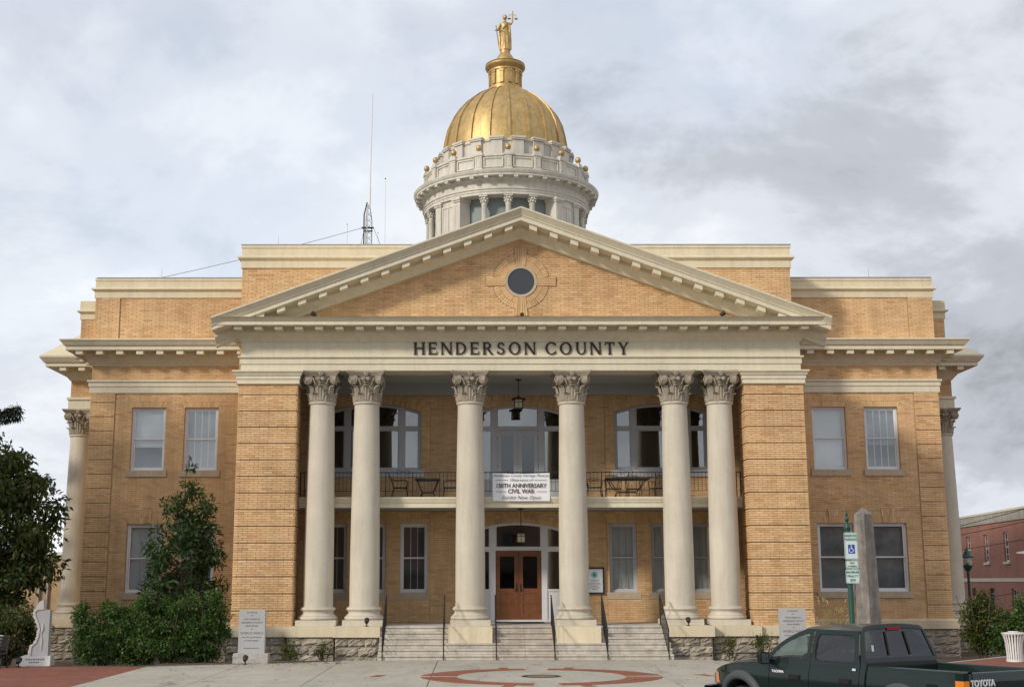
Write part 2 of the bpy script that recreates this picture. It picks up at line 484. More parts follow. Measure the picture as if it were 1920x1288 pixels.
def empty(name, label, cat, loc=(0, 0, 0), rotz=0, group=None):
    o = bpy.data.objects.new(name, None)
    o.empty_display_size = 0.2
    COL.objects.link(o)
    o.location = loc
    o.rotation_euler = (0, 0, rotz)
    return tag(o, label, cat, group)
def tag(o, label, cat, group=None):
    o['label'] = label; o['category'] = cat
    if group:
        o['group'] = group
    return o
def struct(o):
    o['kind'] = 'structure'
    return o
def copy_tree(o, parent=None):
    c = o.copy()
    COL.objects.link(c)
    c.parent = parent
    for ch in list(o.children):
        copy_tree(ch, c)
    return c
def text_mb(txt, size, align='CENTER', extrude=0.0, bold=0.0, xscale=1.0, shear=0.0):
    """flat mesh of a line of lettering in the XZ plane, baseline at z=0, facing -Y"""
    cu = bpy.data.curves.new('lettering', 'FONT')
    cu.body = txt; cu.size = size; cu.align_x = align; cu.extrude = extrude; cu.offset = bold; cu.shear = shear
    cu.resolution_u = 3
    to = bpy.data.objects.new('lettering', cu)
    COL.objects.link(to)
    dg = bpy.context.evaluated_depsgraph_get()
    me = bpy.data.meshes.new_from_object(to.evaluated_get(dg))
    mb = MB()
    mb.add([(v.co.x * xscale, -v.co.z, v.co.y) for v in me.vertices], [tuple(p.vertices) for p in me.polygons])
    bpy.data.objects.remove(to); bpy.data.curves.remove(cu); bpy.data.meshes.remove(me)
    return mb
def move(mb, d, start=0):
    for i in range(start, len(mb.v)):
        x, y, z = mb.v[i]
        mb.v[i] = (x + d[0], y + d[1], z + d[2])
    return mb
def sweepU(mb, prof, xa, xb, y0, y1, left=True, right=True):
    """moulding run along a front at y0 from xa to xb, returning along the sides to y1; prof = (outward, z)"""
    rows = []
    for o, z in prof:
        row = []
        if left:
            row += [(xa - o, y1, z), (xa - o, y0 - o, z)]
        else:
            row += [(xa, y0 - o, z)]
        if right:
            row += [(xb + o, y0 - o, z), (xb + o, y1, z)]
        else:
            row += [(xb, y0 - o, z)]
        rows.append(row)
    n = len(rows[0]); fs = []
    for j in range(len(rows) - 1):
        for i in range(n - 1):
            fs.append((j * n + i, j * n + i + 1, (j + 1) * n + i + 1, (j + 1) * n + i))
    return mb.add([p for r in rows for p in r], fs)
# ------------------------------------------------------------------ ground and paving
GZ = -0.05
ys = [-600, -60, -16, -3.4, 0, 3, 6, 9, 60, 900]
xs = [-900, -60, -11, -6, 6, 11, 60, 900]
def gz(x, y):
    t = max(0.0, min(1.0, (y + 3.4) / 9.4))
    return -0.09 - t * (0.62 if x < -6 else 0.36 if x > 6 else 0.25)
gm = MB()
gm.add([(x, y, gz(x, y)) for y in ys for x in xs], [(j * len(xs) + i, j * len(xs) + i + 1, (j + 1) * len(xs) + i + 1, (j + 1) * len(xs) + i) for j in range(len(ys) - 1) for i in range(len(xs) - 1)])
struct(gm.build('ground', 'soil'))
rd = struct(MB().box(-200, 200, -38, -16.3, -0.2, -0.082).build('road', 'asphalt'))
kb = struct(MB().box(-200, 200, -16.3, -16.0, -0.2, GZ + 0.005).build('kerb', 'concrete'))
pl = MB().box(-11.2, 12.4, -16.0, -1.7, -0.3, GZ - 0.03)
pl.box(-8.2, -6.1, -1.7, -1.4, -0.3, GZ - 0.03)
plaza = struct(pl.build('plaza', M('joint_dark', (0.10, 0.09, 0.075), 0.95)))  # dark bed visible in the joints between the slabs
sx = [-11.2, -8.55, -5.75, -2.75, 3.3, 5.85, 8.7, 12.4]
sy_ = [-16.0, -11.6, -1.72]
rs = random.Random(5)
for i in range(len(sx) - 1):
    for j in range(len(sy_) - 1):
        y1 = sy_[j + 1]
        xa, xb = sx[i] + 0.012, sx[i + 1] - 0.012
        if j == 1 and (xb < -5.7 or xa > 5.8):
            # beside the planting beds the edge of the concrete runs out obliquely
            e = lambda x: -2.25 - (abs(x) - 5.75) * 0.40
            pts = [(xa, sy_[j] + 0.012), (xb, sy_[j] + 0.012), (xb, e(xb)), (xa, e(xa))]
        else:
            pts = [(xa, sy_[j] + 0.012), (xb, sy_[j] + 0.012), (xb, y1), (xa, y1)]
        MB().prismz(pts, GZ - 0.06, GZ + rs.uniform(-0.002, 0.002)).build('paving_slab', 'concrete', plaza)
lp = MB().prismz([(-60, -16.0), (-11.22, -16.0), (-11.22, -4.45), (-14.5, -4.1), (-60, -2.5)], -0.3, GZ - 0.004)
struct(lp.build('brick_pavement', 'pave'))
rp = MB().prismz([(12.42, -16.0), (60, -16.0), (60, 5.5), (17.2, 0.9), (12.42, -3.9)], -0.3, GZ - 0.004)
struct(rp.build('brick_pavement', 'pave'))
ed = MB()
for (a, b) in (((12.42, -3.9), (17.2, 0.9)), ((17.2, 0.9), (60, 5.5))):
    ed.prismz([(a[0], a[1]), (b[0], b[1]), (b[0] - 0.06, b[1] + 0.14), (a[0] - 0.06, a[1] + 0.14)], -0.3, GZ + 0.01)
struct(ed.build('bed_kerb', 'concrete'))
# compass inlay: four curved brick bands, a medallion and tick marks
RC = (0.12, -8.7)
def arc_band(a0, a1, ri0, ro0, ri1, ro1, n=18):
    pts = []
    for k in range(n + 1):
        t = k / n; a = R(a0 + (a1 - a0) * t); ro = ro0 + (ro1 - ro0) * t
        pts.append((RC[0] + ro * math.cos(a), RC[1] + ro * math.sin(a)))
    for k in range(n, -1, -1):
        t = k / n; a = R(a0 + (a1 - a0) * t); ri_ = ri0 + (ri1 - ri0) * t
        pts.append((RC[0] + ri_ * math.cos(a), RC[1] + ri_ * math.sin(a)))
    return pts
for q in range(4):
    a = q * 90
    lo, hi = (a + 4, a + 83) if q % 2 == 0 else (a + 7, a + 86)
    r0a, r1a = (2.2, 3.15), (2.35, 2.95)
    if q % 2 == 0:
        pts = arc_band(lo, hi, r0a[0], r0a[1], r1a[0], r1a[1])
    else:
        pts = arc_band(lo, hi, r1a[0], r1a[1], r0a[0], r0a[1])
    MB().prismz(pts, GZ - 0.02, GZ + 0.008).build('compass_band', 'inlay', plaza)
for (x0, y0, x1, y1) in ((-0.75, 2.25, -0.95, 3.35), (0.75, 2.25, 1.0, 3.35), (-0.75, -2.3, -0.98, -3.3), (0.75, -2.3, 1.0, -3.3), (-4.35, -0.1, -4.2, 0.55), (4.2, 0.5, 4.45, -0.1)):
    w = 0.13
    MB().prismz([(RC[0] + x0 - w, RC[1] + y0), (RC[0] + x0 + w, RC[1] + y0), (RC[0] + x1 + w, RC[1] + y1), (RC[0] + x1 - w, RC[1] + y1)], GZ - 0.02, GZ + 0.0085).build('compass_tick', 'inlay', plaza)
MB().lathe([(0.38, GZ), (0.38, GZ + 0.009), (0.52, GZ + 0.009), (0.52, GZ)], 32, RC[0], RC[1]).build('medallion_rim', 'bronze', plaza)
MB().lathe([(0.001, GZ + 0.007), (0.375, GZ + 0.007)], 32, RC[0], RC[1]).build('medallion', M('medallion_bronze', (0.20, 0.15, 0.09), 0.6), plaza)

# ------------------------------------------------------------------ courthouse
CH = empty('courthouse', 'tan brick courthouse with columned portico, pediment and gold dome', 'courthouse', (0, 0, 0))
BK = MB()                                   # all brickwork past the individually built bricks
H_, L_ = 0.0785, 0.305
def subtract(u0, u1, cuts):
    iv = [(u0, u1)]
    for c in cuts:
        if c is None:
            continue
        a, b = c; nv = []
        for s, e in iv:
            if b <= s or a >= e:
                nv.append((s, e)); continue
            if a > s: nv.append((s, a))
            if b < e: nv.append((b, e))
        iv = nv
    return iv
rb = random.Random(11)
def bricks(plane, c, u0, u1, z0, z1, cuts=(), proud=0.010, h=None, singles=None, joint=0.013, phase=0):
    """running bond; plane 'f' faces -Y at y=c, 'l' faces -X at x=c, 'r' faces +X at x=c"""
    n = max(1, round((z1 - z0) / (h or H_))); hh = (z1 - z0) / n
    for i in range(n):
        za, zb = z0 + i * hh + joint * 0.5, z0 + (i + 1) * hh - joint * 0.5
        zm = (za + zb) / 2
        iv = subtract(u0, u1, [k(zm) if callable(k) else ((k[0], k[1]) if k[2] < zm < k[3] else None) for k in cuts])
        off = ((i + phase) % 2) * L_ * 0.5 + rb.uniform(-0.015, 0.015)
        for s, e in iv:
            u = math.floor((s - off) / L_) * L_ + off
            while u < e:
                a, b = max(u, s) + joint * 0.5, min(u + L_, e) - joint * 0.5
                u += L_
                if b - a < 0.025:
                    continue
                p = proud + rb.uniform(-0.003, 0.003)
                if singles is not None:
                    singles.append((a, b, za, zb, c, p)); continue
                if plane == 'f':
                    q = [(a, c - p, za), (b, c - p, za), (b, c - p, zb), (a, c - p, zb), (a, c + 0.02, za), (b, c + 0.02, za), (b, c + 0.02, zb), (a, c + 0.02, zb)]
                else:
                    sg = -1 if plane == 'l' else 1
                    q = [(c + sg * p, a, za), (c + sg * p, b, za), (c + sg * p, b, zb), (c + sg * p, a, zb), (c - sg * 0.02, a, za), (c - sg * 0.02, b, za), (c - sg * 0.02, b, zb), (c - sg * 0.02, a, zb)]
                BK.add(q, [(0, 1, 2, 3), (0, 4, 5, 1), (1, 5, 6, 2), (2, 6, 7, 3), (3, 7, 4, 0)])
def voussoir(p, y, proud):                  # one tapered arch brick: four points in XZ
    q = [(a[0], y - proud, a[1]) for a in p] + [(a[0], y + 0.02, a[1]) for a in p]
    BK.add(q, [(0, 1, 2, 3), (0, 4, 5, 1), (1, 5, 6, 2), (2, 6, 7, 3), (3, 7, 4, 0)])
def flat_arch(a, b, zt, y, h=0.44, splay=0.20, key=False):
    n = int((b - a + splay) / 0.088); j = 0.004
    for i in range(n):
        t0, t1 = i / n, (i + 1) / n
        ba, bb = a - 0.03 + (b - a + 0.06) * t0, a - 0.03 + (b - a + 0.06) * t1
        ta, tb = a - splay + (b - a + 2 * splay) * t0, a - splay + (b - a + 2 * splay) * t1
        k = key and abs((t0 + t1) / 2 - 0.5) < 0.17
        top = zt + h + (0.10 if k else 0)
        for m in range(2):                                  # two bricks high
            f0, f1 = m / 2, (m + 1) / 2
            P = lambda f, lo, hi: lo + (hi - lo) * f
            voussoir([(P(f0, ba, ta) + j, P(f0, zt, top) + j), (P(f0, bb, tb) - j, P(f0, zt, top) + j), (P(f1, bb, tb) - j, P(f1, zt, top) - j), (P(f1, ba, ta) + j, P(f1, zt, top) - j)], y, (0.045 if k else 0.010) + rb.uniform(-.003, .003))
    def cut(z):
        if zt < z < zt + h:
            f = (z - zt) / h
            return (a - 0.03 - (splay - 0.03) * f, b + 0.03 + (splay - 0.03) * f)
    cuts = [cut]
    if key:
        w = (b - a) * 0.19
        cuts.append(((a + b) / 2 - w, (a + b) / 2 + w, zt + h, zt + h + 0.10))
    return cuts
def seg_arch(a, b, zs, zt, y, h=0.42):
    w = (b - a) / 2; s = zt - zs; Rr = (w * w + s * s) / (2 * s); mx = (a + b) / 2; zc = zt - Rr
    th = math.asin(w / Rr); n = int(2 * th * (Rr + h / 2) / 0.088); j = 0.0045
    for i in range(n):
        t0, t1 = -th + 2 * th * i / n, -th + 2 * th * (i + 1) / n
        for m in range(2):
            ra, rb_ = Rr + h * m / 2 + j, Rr + h * (m + 1) / 2 - j
            d = j / Rr
            voussoir([(mx + ra * math.sin(t0 + d), zc + ra * math.cos(t0 + d)), (mx + ra * math.sin(t1 - d), zc + ra * math.cos(t1 - d)), (mx + rb_ * math.sin(t1 - d), zc + rb_ * math.cos(t1 - d)), (mx + rb_ * math.sin(t0 + d), zc + rb_ * math.cos(t0 + d))], y, 0.011 + rb.uniform(-.003, .003))
    def cut(z):
        dz = z - zc
        if z > zs and dz < (Rr + h):
            hw = math.sqrt(max(0, (Rr + h) ** 2 - dz * dz))
            lim = math.tan(th) * dz
            return (mx - min(hw, lim), mx + min(hw, lim))
    return [cut, (a, b, zs - 20, zs + 0.001)], (Rr, zc, mx, th)
def backing(u0, u1, z0, z1, y0, y1, rects):
    mb = MB()
    us = sorted({u0, u1, *[r[0] for r in rects], *[r[1] for r in rects]})
    us = [u for u in us if u0 <= u <= u1]
    for i in range(len(us) - 1):
        um = (us[i] + us[i + 1]) / 2
        holes = sorted([(r[2], r[3]) for r in rects if r[0] < um < r[1]])
        z = z0
        for a, b in holes:
            if a > z: mb.box(us[i], us[i + 1], y0, y1, z, a)
            z = max(z, b)
        if z < z1: mb.box(us[i], us[i + 1], y0, y1, z, z1)
    return mb
# ---- windows ------------------------------------------------------------
WCACHE = {}
def window_meshes(w, h, grille, blind, fr='window'):
    key = (round(w, 2), round(h, 2), grille, blind, fr)
    if key in WCACHE:
        return WCACHE[key]
    f = 0.075
    m = MB()
    m.box(-w / 2, -w / 2 + f, 0, 0.12, 0, h); m.box(w / 2 - f, w / 2, 0, 0.12, 0, h)
    m.box(-w / 2 + f, w / 2 - f, 0.001, 0.119, h - f, h); m.box(-w / 2 + f, w / 2 - f, 0.001, 0.119, 0, f)
    frame = m.mesh('window', MT[fr])
    s = 0.05; hw = w / 2 - f; zm = h * 0.5
    def sash(z0, z1, y):
        q = MB()
        q.box(-hw, -hw + s, y, y + 0.04, z0, z1); q.box(hw - s, hw, y, y + 0.04, z0, z1)
        q.box(-hw + s, hw - s, y + 0.001, y + 0.039, z0, z0 + s); q.box(-hw + s, hw - s, y + 0.001, y + 0.039, z1 - s, z1)
        return q.mesh('sash', MT[fr])
    up, lo = sash(zm - 0.02, h - f, 0.03), sash(f, zm + 0.02, 0.073)
    pu = MB().box(-hw + s, hw - s, 0.048, 0.052, zm - 0.02 + s, h - f - s).mesh('pane', MT['glass'])
    plo = MB().box(-hw + s, hw - s, 0.091, 0.095, f + s, zm + 0.02 - s).mesh('pane', MT['glass'])
    gr = None
    if grille:
        q = MB()
        for i in range(grille):
            x = -hw + s + (2 * hw - 2 * s) * (i + 1) / (grille + 1)
            q.box(x - 0.014, x + 0.014, 0.054, 0.062, zm - 0.02 + s, h - f - s)
            q.box(x - 0.014, x + 0.014, 0.097, 0.105, f + s, zm + 0.02 - s)
        gr = q.mesh('grille', MT[fr])
    bl = None
    if blind:
        kind, cover = blind
        q = MB(); n = int(h * cover / 0.05)
        for i in range(n):
            z = h - f - 0.03 - i * 0.05
            q.add([(-hw + .01, 0.17, z), (hw - .01, 0.17, z), (hw - .01, 0.185, z + 0.052), (-hw + .01, 0.185, z + 0.052)], [(0, 1, 2, 3)])
        q.box(-hw + .01, hw - .01, 0.16, 0.21, h - f - 0.035, h - f)
        bl = q.mesh('blind', MT[kind])
    WCACHE[key] = (frame, up, lo, pu, plo, gr, bl)
    return WCACHE[key]
def window(a, b, z0, z1, y, grille=0, blind=None, sill=True, fr='window', inset=0.10, sillmat='sill', sx=None):
    fm, up, lo, pu, plo, gr, bl = window_meshes(b - a, z1 - z0, grille, blind, fr)
    o = inst('window', fm, CH, ((a + b) / 2, y + inset, z0))
    inst('sash', up, o); inst('sash', lo, o); inst('pane', pu, o); inst('pane', plo, o)
    if gr: inst('grille', gr, o)
    if bl: inst('blind', bl, o)
    if sill:
        s0, s1 = sx or (a - 0.12, b + 0.12)
        sm = MB().box(s0, s1, y - 0.07, y + inset - 0.001, z0 - 0.24, z0 - 0.001)
        sm.build('window_sill', sillmat, CH)
    return o
SPB = {}
# ---- wings ----------------------------------------------------------------
for sgn in (-1, 1):
    X = lambda x: x * sgn
    def rng(a, b):
        return (a, b) if sgn > 0 else (-b, -a)
    wins = []
    upz, loz = (6.56, 8.98), (1.97, 4.53)
    U = [rng(11.45, 12.75), rng(13.47, 14.77)]
    G = [rng(11.45, 12.80), rng(13.47, 14.85)] if sgn > 0 else [rng(11.45, 12.78), rng(13.42, 14.76)]
    cuts = []; rects = []
    for a, b in U:
        cuts += flat_arch(a, b, upz[1], 6.0); cuts.append((a, b, upz[0] - 0.24, upz[1])); rects.append((a, b, upz[0] - 0.24, upz[1]))
        cuts.append((a - 0.12, b + 0.12, upz[0] - 0.24, upz[0]))
    for a, b in G:
        cuts += flat_arch(a, b, loz[1], 6.0, key=True); cuts.append((a, b, loz[0] - 0.24, loz[1])); rects.append((a, b, loz[0] - 0.24, loz[1]))
        cuts.append((a - 0.12, b + 0.12, loz[0] - 0.24, loz[0]))
    x0, x1 = rng(10.3, 16.4)
    backing(x0, x1, -1.2, 14.0, 6.001, 6.30, rects).build('wing_wall', 'mortar', CH)
    i0, i1 = rng(10.3, 15.42)
    q0, q1 = rng(15.44, 16.4)
    bricks('f', 6.0, i0, i1, 0.94, 9.54, cuts)
    bricks('f', 6.0, x0, x1, 10.03, 10.62)
    bricks('f', 6.0, i0, i1, 11.5, 13.3)
    bricks('f', 5.965, q0, q1, 11.5, 13.3)
    MB().box(q0 + 0.002, q1 + 0.001 * sgn, 5.967, 5.999, 11.45, 13.31).build('quoin_backing', 'mortar', CH)
    # rusticated corner bands with sunk joints
    z = 0.94; nb = 0
    while z < 9.5:
        zt = min(z + 0.52, 9.53)
        MB().box(q0 + 0.004, q1 - 0.004, 5.967, 5.999, z, zt).build('quoin_backing', 'mortar', CH)
        bricks('f', 5.965, q0, q1, z, zt, h=0.0745)
        z += 0.55; nb += 1
    # side wall of the wing
    xs_ = X(16.4)
    MB().box(min(xs_ - 0.3 * sgn, xs_), max(xs_ - 0.3 * sgn, xs_), 6.31, 30, -1.2, 14.0).build('wing_side_wall', 'mortar', CH)
    bricks('l' if sgn < 0 else 'r', xs_, 6.0, 9.6, 0.94, 9.54)
    bricks('l' if sgn < 0 else 'r', xs_, 6.0, 9.6, 11.5, 13.3)
    # parapet coping, cornice, band and water table
    L, Rr = sgn < 0, sgn > 0
    def trim(name, prof, mat='cream'):
        mb = MB(); sweepU(mb, prof, x0, x1, 6.0, 30, L, Rr)
        return mb.build(name, mat, CH)
    trim('parapet_coping', [(-0.35, 14.09), (0.05, 14.09), (0.05, 13.98), (0.03, 13.98), (0.03, 13.70), (0.10, 13.70), (0.16, 13.66), (0.16, 13.62), (0.05, 13.56), (0.05, 13.30), (-0.02, 13.30)], 'creamy')
    MB().box(x0, x1, 5.93, 6.35, 14.092, 14.12).build('parapet_flashing', 'steel', CH)
    trim('cornice', [(-0.05, 11.62), (0.96, 11.50), (1.02, 11.50), (1.02, 11.45), (0.97, 11.40), (0.88, 11.27), (0.82, 11.25), (0.82, 11.10), (0.78, 11.09), (0.32, 11.10), (0.30, 10.93), (0.20, 10.85), (0.10, 10.70), (0.04, 10.66), (0.04, 10.61), (-0.02, 10.61)])
    trim('band_course', [(-0.02, 10.05), (0.14, 10.04), (0.14, 9.97), (0.09, 9.93), (0.09, 9.79), (0.06, 9.79), (0.06, 9.54), (-0.02, 9.54)])
    trim('water_table', [(-0.02, 0.95), (0.12, 0.94), (0.17, 0.91), (0.17, 0.60), (0.0, 0.60)], 'creamy')
    for k in range(9):
        xm = 10.55 + k * 0.77
        MB().box(X(xm) - 0.13, X(xm) + 0.13, 6 - 0.76, 6 - 0.30, 10.94, 11.097).build('modillion', 'cream', CH)
    for k in range(4):
        ym = 5.62 + k * 0.77
        a, b = sorted((xs_ + sgn * 0.30, xs_ + sgn * 0.76))
        MB().box(a, b, ym - 0.13 + 0.6, ym + 0.13 + 0.6, 10.94, 11.097).build('modillion', 'cream', CH)
    # rough stone base behind
    MB().box(x0, x1 + (0.02 if sgn > 0 else 0), 5.99, 6.3, -1.2, 0.61).build('base_wall', 'stonejoint', CH)
    # windows
    for i, (a, b) in enumerate(U):
        gl = {(-1, 0): (3, ('greyblind', .97)), (-1, 1): (0, ('blind', .60)), (1, 0): (0, ('blind', .94)), (1, 1): (3, ('blind_and_reflection', .58))}[(sgn, i)]
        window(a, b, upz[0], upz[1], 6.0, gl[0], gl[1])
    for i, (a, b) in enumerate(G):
        gl = {(-1, 0): (2, ('greyblind', .97)), (-1, 1): (2, ('blind', .97)), (1, 0): (0, ('blind_and_reflection', .98)), (1, 1): (0, ('blind_and_reflection', .97))}[(sgn, i)]  # right side: grey sheets added, coloured to imitate reflections in the glass
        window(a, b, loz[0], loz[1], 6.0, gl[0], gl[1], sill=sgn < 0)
    if sgn > 0:
        MB().box(11.33, 14.97, 5.93, 6.099, loz[0] - 0.24, loz[0] - 0.001).build('window_sill', 'sill', CH)
    # attic block and side portico behind the wing corner
    a0, a1 = rng(16.4, 17.4)
    MB().box(a0, a1, 7.51, 24, 11.3, 13.45).build('side_attic_wall', 'mortar', CH)
    bricks('f', 7.5, a0, a1, 11.5, 12.75)
    mb = MB(); sweepU(mb, [(-0.3, 13.5), (0.05, 13.5), (0.05, 13.15), (0.15, 13.1), (0.15, 13.05), (0.04, 13.0), (0.04, 12.75), (-0.02, 12.75)], a0, a1, 7.5, 24, L, Rr)
    mb.build('side_attic_coping', 'creamy', CH)
    e0, e1 = rng(16.4, 18.4)
    MB().box(e0, e1, 9.85, 20, 9.42, 11.2).build('side_entablature_core', 'mortar', CH)
    bricks('f', 9.845, e0, e1, 9.92, 10.62)
    mb = MB(); sweepU(mb, [(-0.4, 11.64), (1.05, 11.52), (1.05, 11.46), (0.9, 11.26), (0.84, 11.25), (0.84, 11.10), (0.32, 11.10), (0.3, 10.93), (0.1, 10.7), (0.04, 10.62), (-0.02, 10.62)], e0, e1, 9.85, 20, L, Rr)
    mb.build('side_cornice', 'cream', CH)
    mb = MB(); sweepU(mb, [(-0.02, 9.93), (0.12, 9.92), (0.12, 9.82), (0.06, 9.8), (0.06, 9.42), (-0.5, 9.42)], e0, e1, 9.85, 20, L, Rr)
    mb.build('side_architrave', 'cream', CH)
    for k in range(3):
        xm = X(17.0 + k * 0.77)
        MB().box(xm - 0.13, xm + 0.13, 9.85 - 0.78, 9.85 - 0.30, 10.94, 11.097).build('modillion', 'cream', CH)
    r0_, r1_ = rng(16.4, 19.43)
    mb = MB()
    mb.add([(x, y, z_) for x in (r0_, r1_) for (y, z_) in ((8.83, 11.53), (15, 13.75), (21.2, 11.53))], [(0, 1, 4, 3), (1, 2, 5, 4), (0, 2, 1), (3, 4, 5), (0, 3, 5, 2)])
    mb.build('side_portico_roof', 'creamy', CH)
    p0, p1 = rng(17.15, 18.9)
    SPB[sgn] = MB().box(p0, p1, 9.42, 20.6, -1.2, 0.95).build('side_portico_base', 'stonejoint', CH)
    mb = MB(); sweepU(mb, [(-0.3, 0.96), (0.1, 0.95), (0.1, 0.6), (-0.02, 0.6)], p0, p1, 9.4, 20.6, L, Rr)
    mb.build('side_base_cap', 'creamy', CH)

# ---- portico ---------------------------------------------------------------
PZ0, PZ1 = 0.95, 8.98
single = []
for sgn in (-1, 1):
    a, b = (7.6, 9.6) if sgn > 0 else (-9.6, -7.6)
    pier = MB().box(a + 0.045, b - 0.045, 0.045, 1.15, -0.5, 9.4)
    oa, ob = (8.9, 9.55) if sgn > 0 else (-9.55, -8.9)
    pier.box(oa, ob, 1.15, 3.8, -0.5, 9.4)
    pier = pier.build('pier', 'mortar', CH)
    z = PZ0; k = 0
    while z < PZ1 - 0.05:
        zt = min(z + (0.47 if k == 0 else 0.522), PZ1)
        ins = 0.0 if k else -0.012
        MB().box(a + 0.008 + ins, b - 0.008 - ins, 0.008 + ins, 1.14, z, zt).build('pier_band', 'mortar', pier)
        sl = single if k in (1, 2, 3) else None
        if sl is not None:
            tmp = []
            bricks('f', 0.0 + ins, a + ins, b - ins, z, zt, h=0.0745, singles=tmp)
            single += [(pier,) + t for t in tmp]
        else:
            bricks('f', 0.0 + ins, a + ins, b - ins, z, zt, h=0.0745)
        if sgn > 0:
            bricks('l', a + ins, 0.0, 1.15, z, zt, h=0.0745); bricks('r', b - ins, 0.0, 3.8, z, zt, h=0.0745)
        else:
            bricks('r', b - ins, 0.0, 1.15, z, zt, h=0.0745); bricks('l', a + ins, 0.0, 3.8, z, zt, h=0.0745)
        z += 0.50 if k == 0 else 0.552
        k += 1
    mb = MB(); sweepU(mb, [(-0.4, 9.43), (0.20, 9.43), (0.20, 9.38), (0.15, 9.33), (0.12, 9.26), (0.09, 9.25), (0.09, 9.14), (0.06, 9.13), (0.06, 9.00), (0.09, 8.98), (0.03, 8.955), (-0.03, 8.955)], a, b, 0, 1.12, True, True)
    mb.build('pier_capital', 'cream', pier)
unit = MB()
unit.add([(0, 0, 0), (1, 0, 0), (1, 0, 1), (0, 0, 1), (0, 0.03, 0), (1, 0.03, 0), (1, 0.03, 1), (0, 0.03, 1)], [(0, 1, 2, 3), (0, 4, 5, 1), (1, 5, 6, 2), (2, 6, 7, 3), (3, 7, 4, 0)])
um = unit.mesh('brick', MT['brick1'])
random.Random(2).shuffle(single)
for k, (pier, a, b, za, zb, c, p) in enumerate(single):
    if k < 296:
        inst('brick', um, pier, (a, c - p, za), (0, 0, 0), (b - a, 1, zb - za))
    else:
        BK.add([(a, c - p, za), (b, c - p, za), (b, c - p, zb), (a, c - p, zb), (a, c + .02, za), (b, c + .02, za), (b, c + .02, zb), (a, c + .02, zb)], [(0, 1, 2, 3), (0, 4, 5, 1), (1, 5, 6, 2), (2, 6, 7, 3), (3, 7, 4, 0)])
# entablature
en = MB().box(-9.5, 9.5, 0.03, 1.0, 9.44, 10.5)
en.box(-9.5, -8.5, 1.0, 4.0, 9.44, 10.5); en.box(8.5, 9.5, 1.0, 4.0, 9.44, 10.5)
sweepU(en, [(-0.9, 9.435), (0.0, 9.435), (0.0, 9.66), (0.035, 9.665), (0.035, 9.86), (0.10, 9.88), (0.10, 9.93), (0.0, 9.94), (0.0, 10.42), (0.04, 10.43), (0.08, 10.50), (0.20, 10.62), (0.28, 10.68), (0.30, 10.74), (0.30, 10.88)], -9.55, 9.55, 0, 4.0)
ENT = en.build('entablature', 'cream', CH)
mb = MB(); sweepU(mb, [(0.28, 10.885), (0.84, 10.875), (0.885, 10.85), (0.885, 10.98), (0.92, 10.99), (0.935, 11.01), (1.0, 11.07), (1.045, 11.10), (0.0, 11.13), (-0.3, 11.13)], -9.36, 9.36, 0, 4.5)
mb.build('cornice', 'cream', CH)
for k in range(29):
    xm = -9.56 + 19.12 * k / 28
    MB().box(xm - 0.13, xm + 0.13, -0.77, -0.29, 10.735, 10.873).build('modillion', 'cream', CH)
for k in range(3):
    for sgn in (-1, 1):
        a, b = sorted((sgn * 9.84, sgn * 10.14))
        MB().box(a, b, 0.55 + k * 0.7, 0.81 + k * 0.7, 10.735, 10.873).build('modillion', 'cream', CH)
# pediment
SL = (14.92 - 11.10) / 10.40
zr = lambda x: 14.92 - SL * abs(x)
rk = MB()
prof = [(-6.0, 0.02), (1.0, 0.02), (1.07, 0.0), (1.07, -0.05), (1.02, -0.10), (0.93, -0.20), (0.90, -0.24), (0.90, -0.27), (0.86, -0.27), (0.86, -0.42), (0.84, -0.44), (0.32, -0.44), (0.30, -0.56), (0.22, -0.64), (0.10, -0.74), (0.05, -0.84), (-0.12, -0.86)]
xe = [-10.41, 0, 10.41]
rk.add([(x, -o, zr(x) + dz) for x in xe for o, dz in prof], [(j * len(prof) + i, j * len(prof) + i + 1, (j + 1) * len(prof) + i + 1, (j + 1) * len(prof) + i) for j in range(2) for i in range(len(prof) - 1)])
for xx in (0, 2):                                   # close the sloping ends
    rk.add([(xe[xx], -o, zr(xe[xx]) + dz) for o, dz in prof[1:11]], [tuple(range(10))])
for s in (-1, 1):
    rk.prism([(s * 9.7, 11.02), (s * 10.39, 11.02), (s * 10.39, zr(10.39) - .03), (s * 9.7, zr(9.7) - .03)][::s], -0.80, 3.8)
rk.build('raking_cornice', 'cream', CH)
for k in range(13):
    for sgn in (-1, 1):
        xm = sgn * (0.42 + k * 0.70)
        if abs(xm) > 8.95: continue
        z0 = lambda x: zr(x) - 0.445
        m = MB(); q = []
        for x in (xm - 0.13, xm + 0.13):
            q += [(x, -0.78, z0(x)), (x, -0.30, z0(x)), (x, -0.30, z0(x) - 0.16), (x, -0.78, z0(x) - 0.16)]
        m.add(q, [(0, 1, 2, 3), (4, 7, 6, 5), (0, 4, 5, 1), (1, 5, 6, 2), (2, 6, 7, 3), (3, 7, 4, 0)])
        m.build('modillion', 'cream', CH)
MB().prism([(-9.3, 11.0), (9.3, 11.0), (0.0, 14.40)], 0.115, 0.40).build('pediment_wall', 'mortar', CH)
CZ, CXO = 12.56, 0.02
def ped_edge(z):
    hw = (14.92 - 0.78 - z) / SL
    return hw
def outside(z):
    return None
def ring_cut(z):
    d = z - CZ
    if abs(d) < 0.99:
        hw = math.sqrt(0.99 ** 2 - d * d)
        return (CXO - hw, CXO + hw)
keyc = [(CXO - 0.24, CXO + 0.24, CZ + 0.5, CZ + 1.23), (CXO - 0.22, CXO + 0.22, CZ - 1.23, CZ - 0.5), (CXO + 0.5, CXO + 1.23, CZ - 0.17, CZ + 0.17), (CXO - 1.23, CXO - 0.5, CZ - 0.17, CZ + 0.17)]
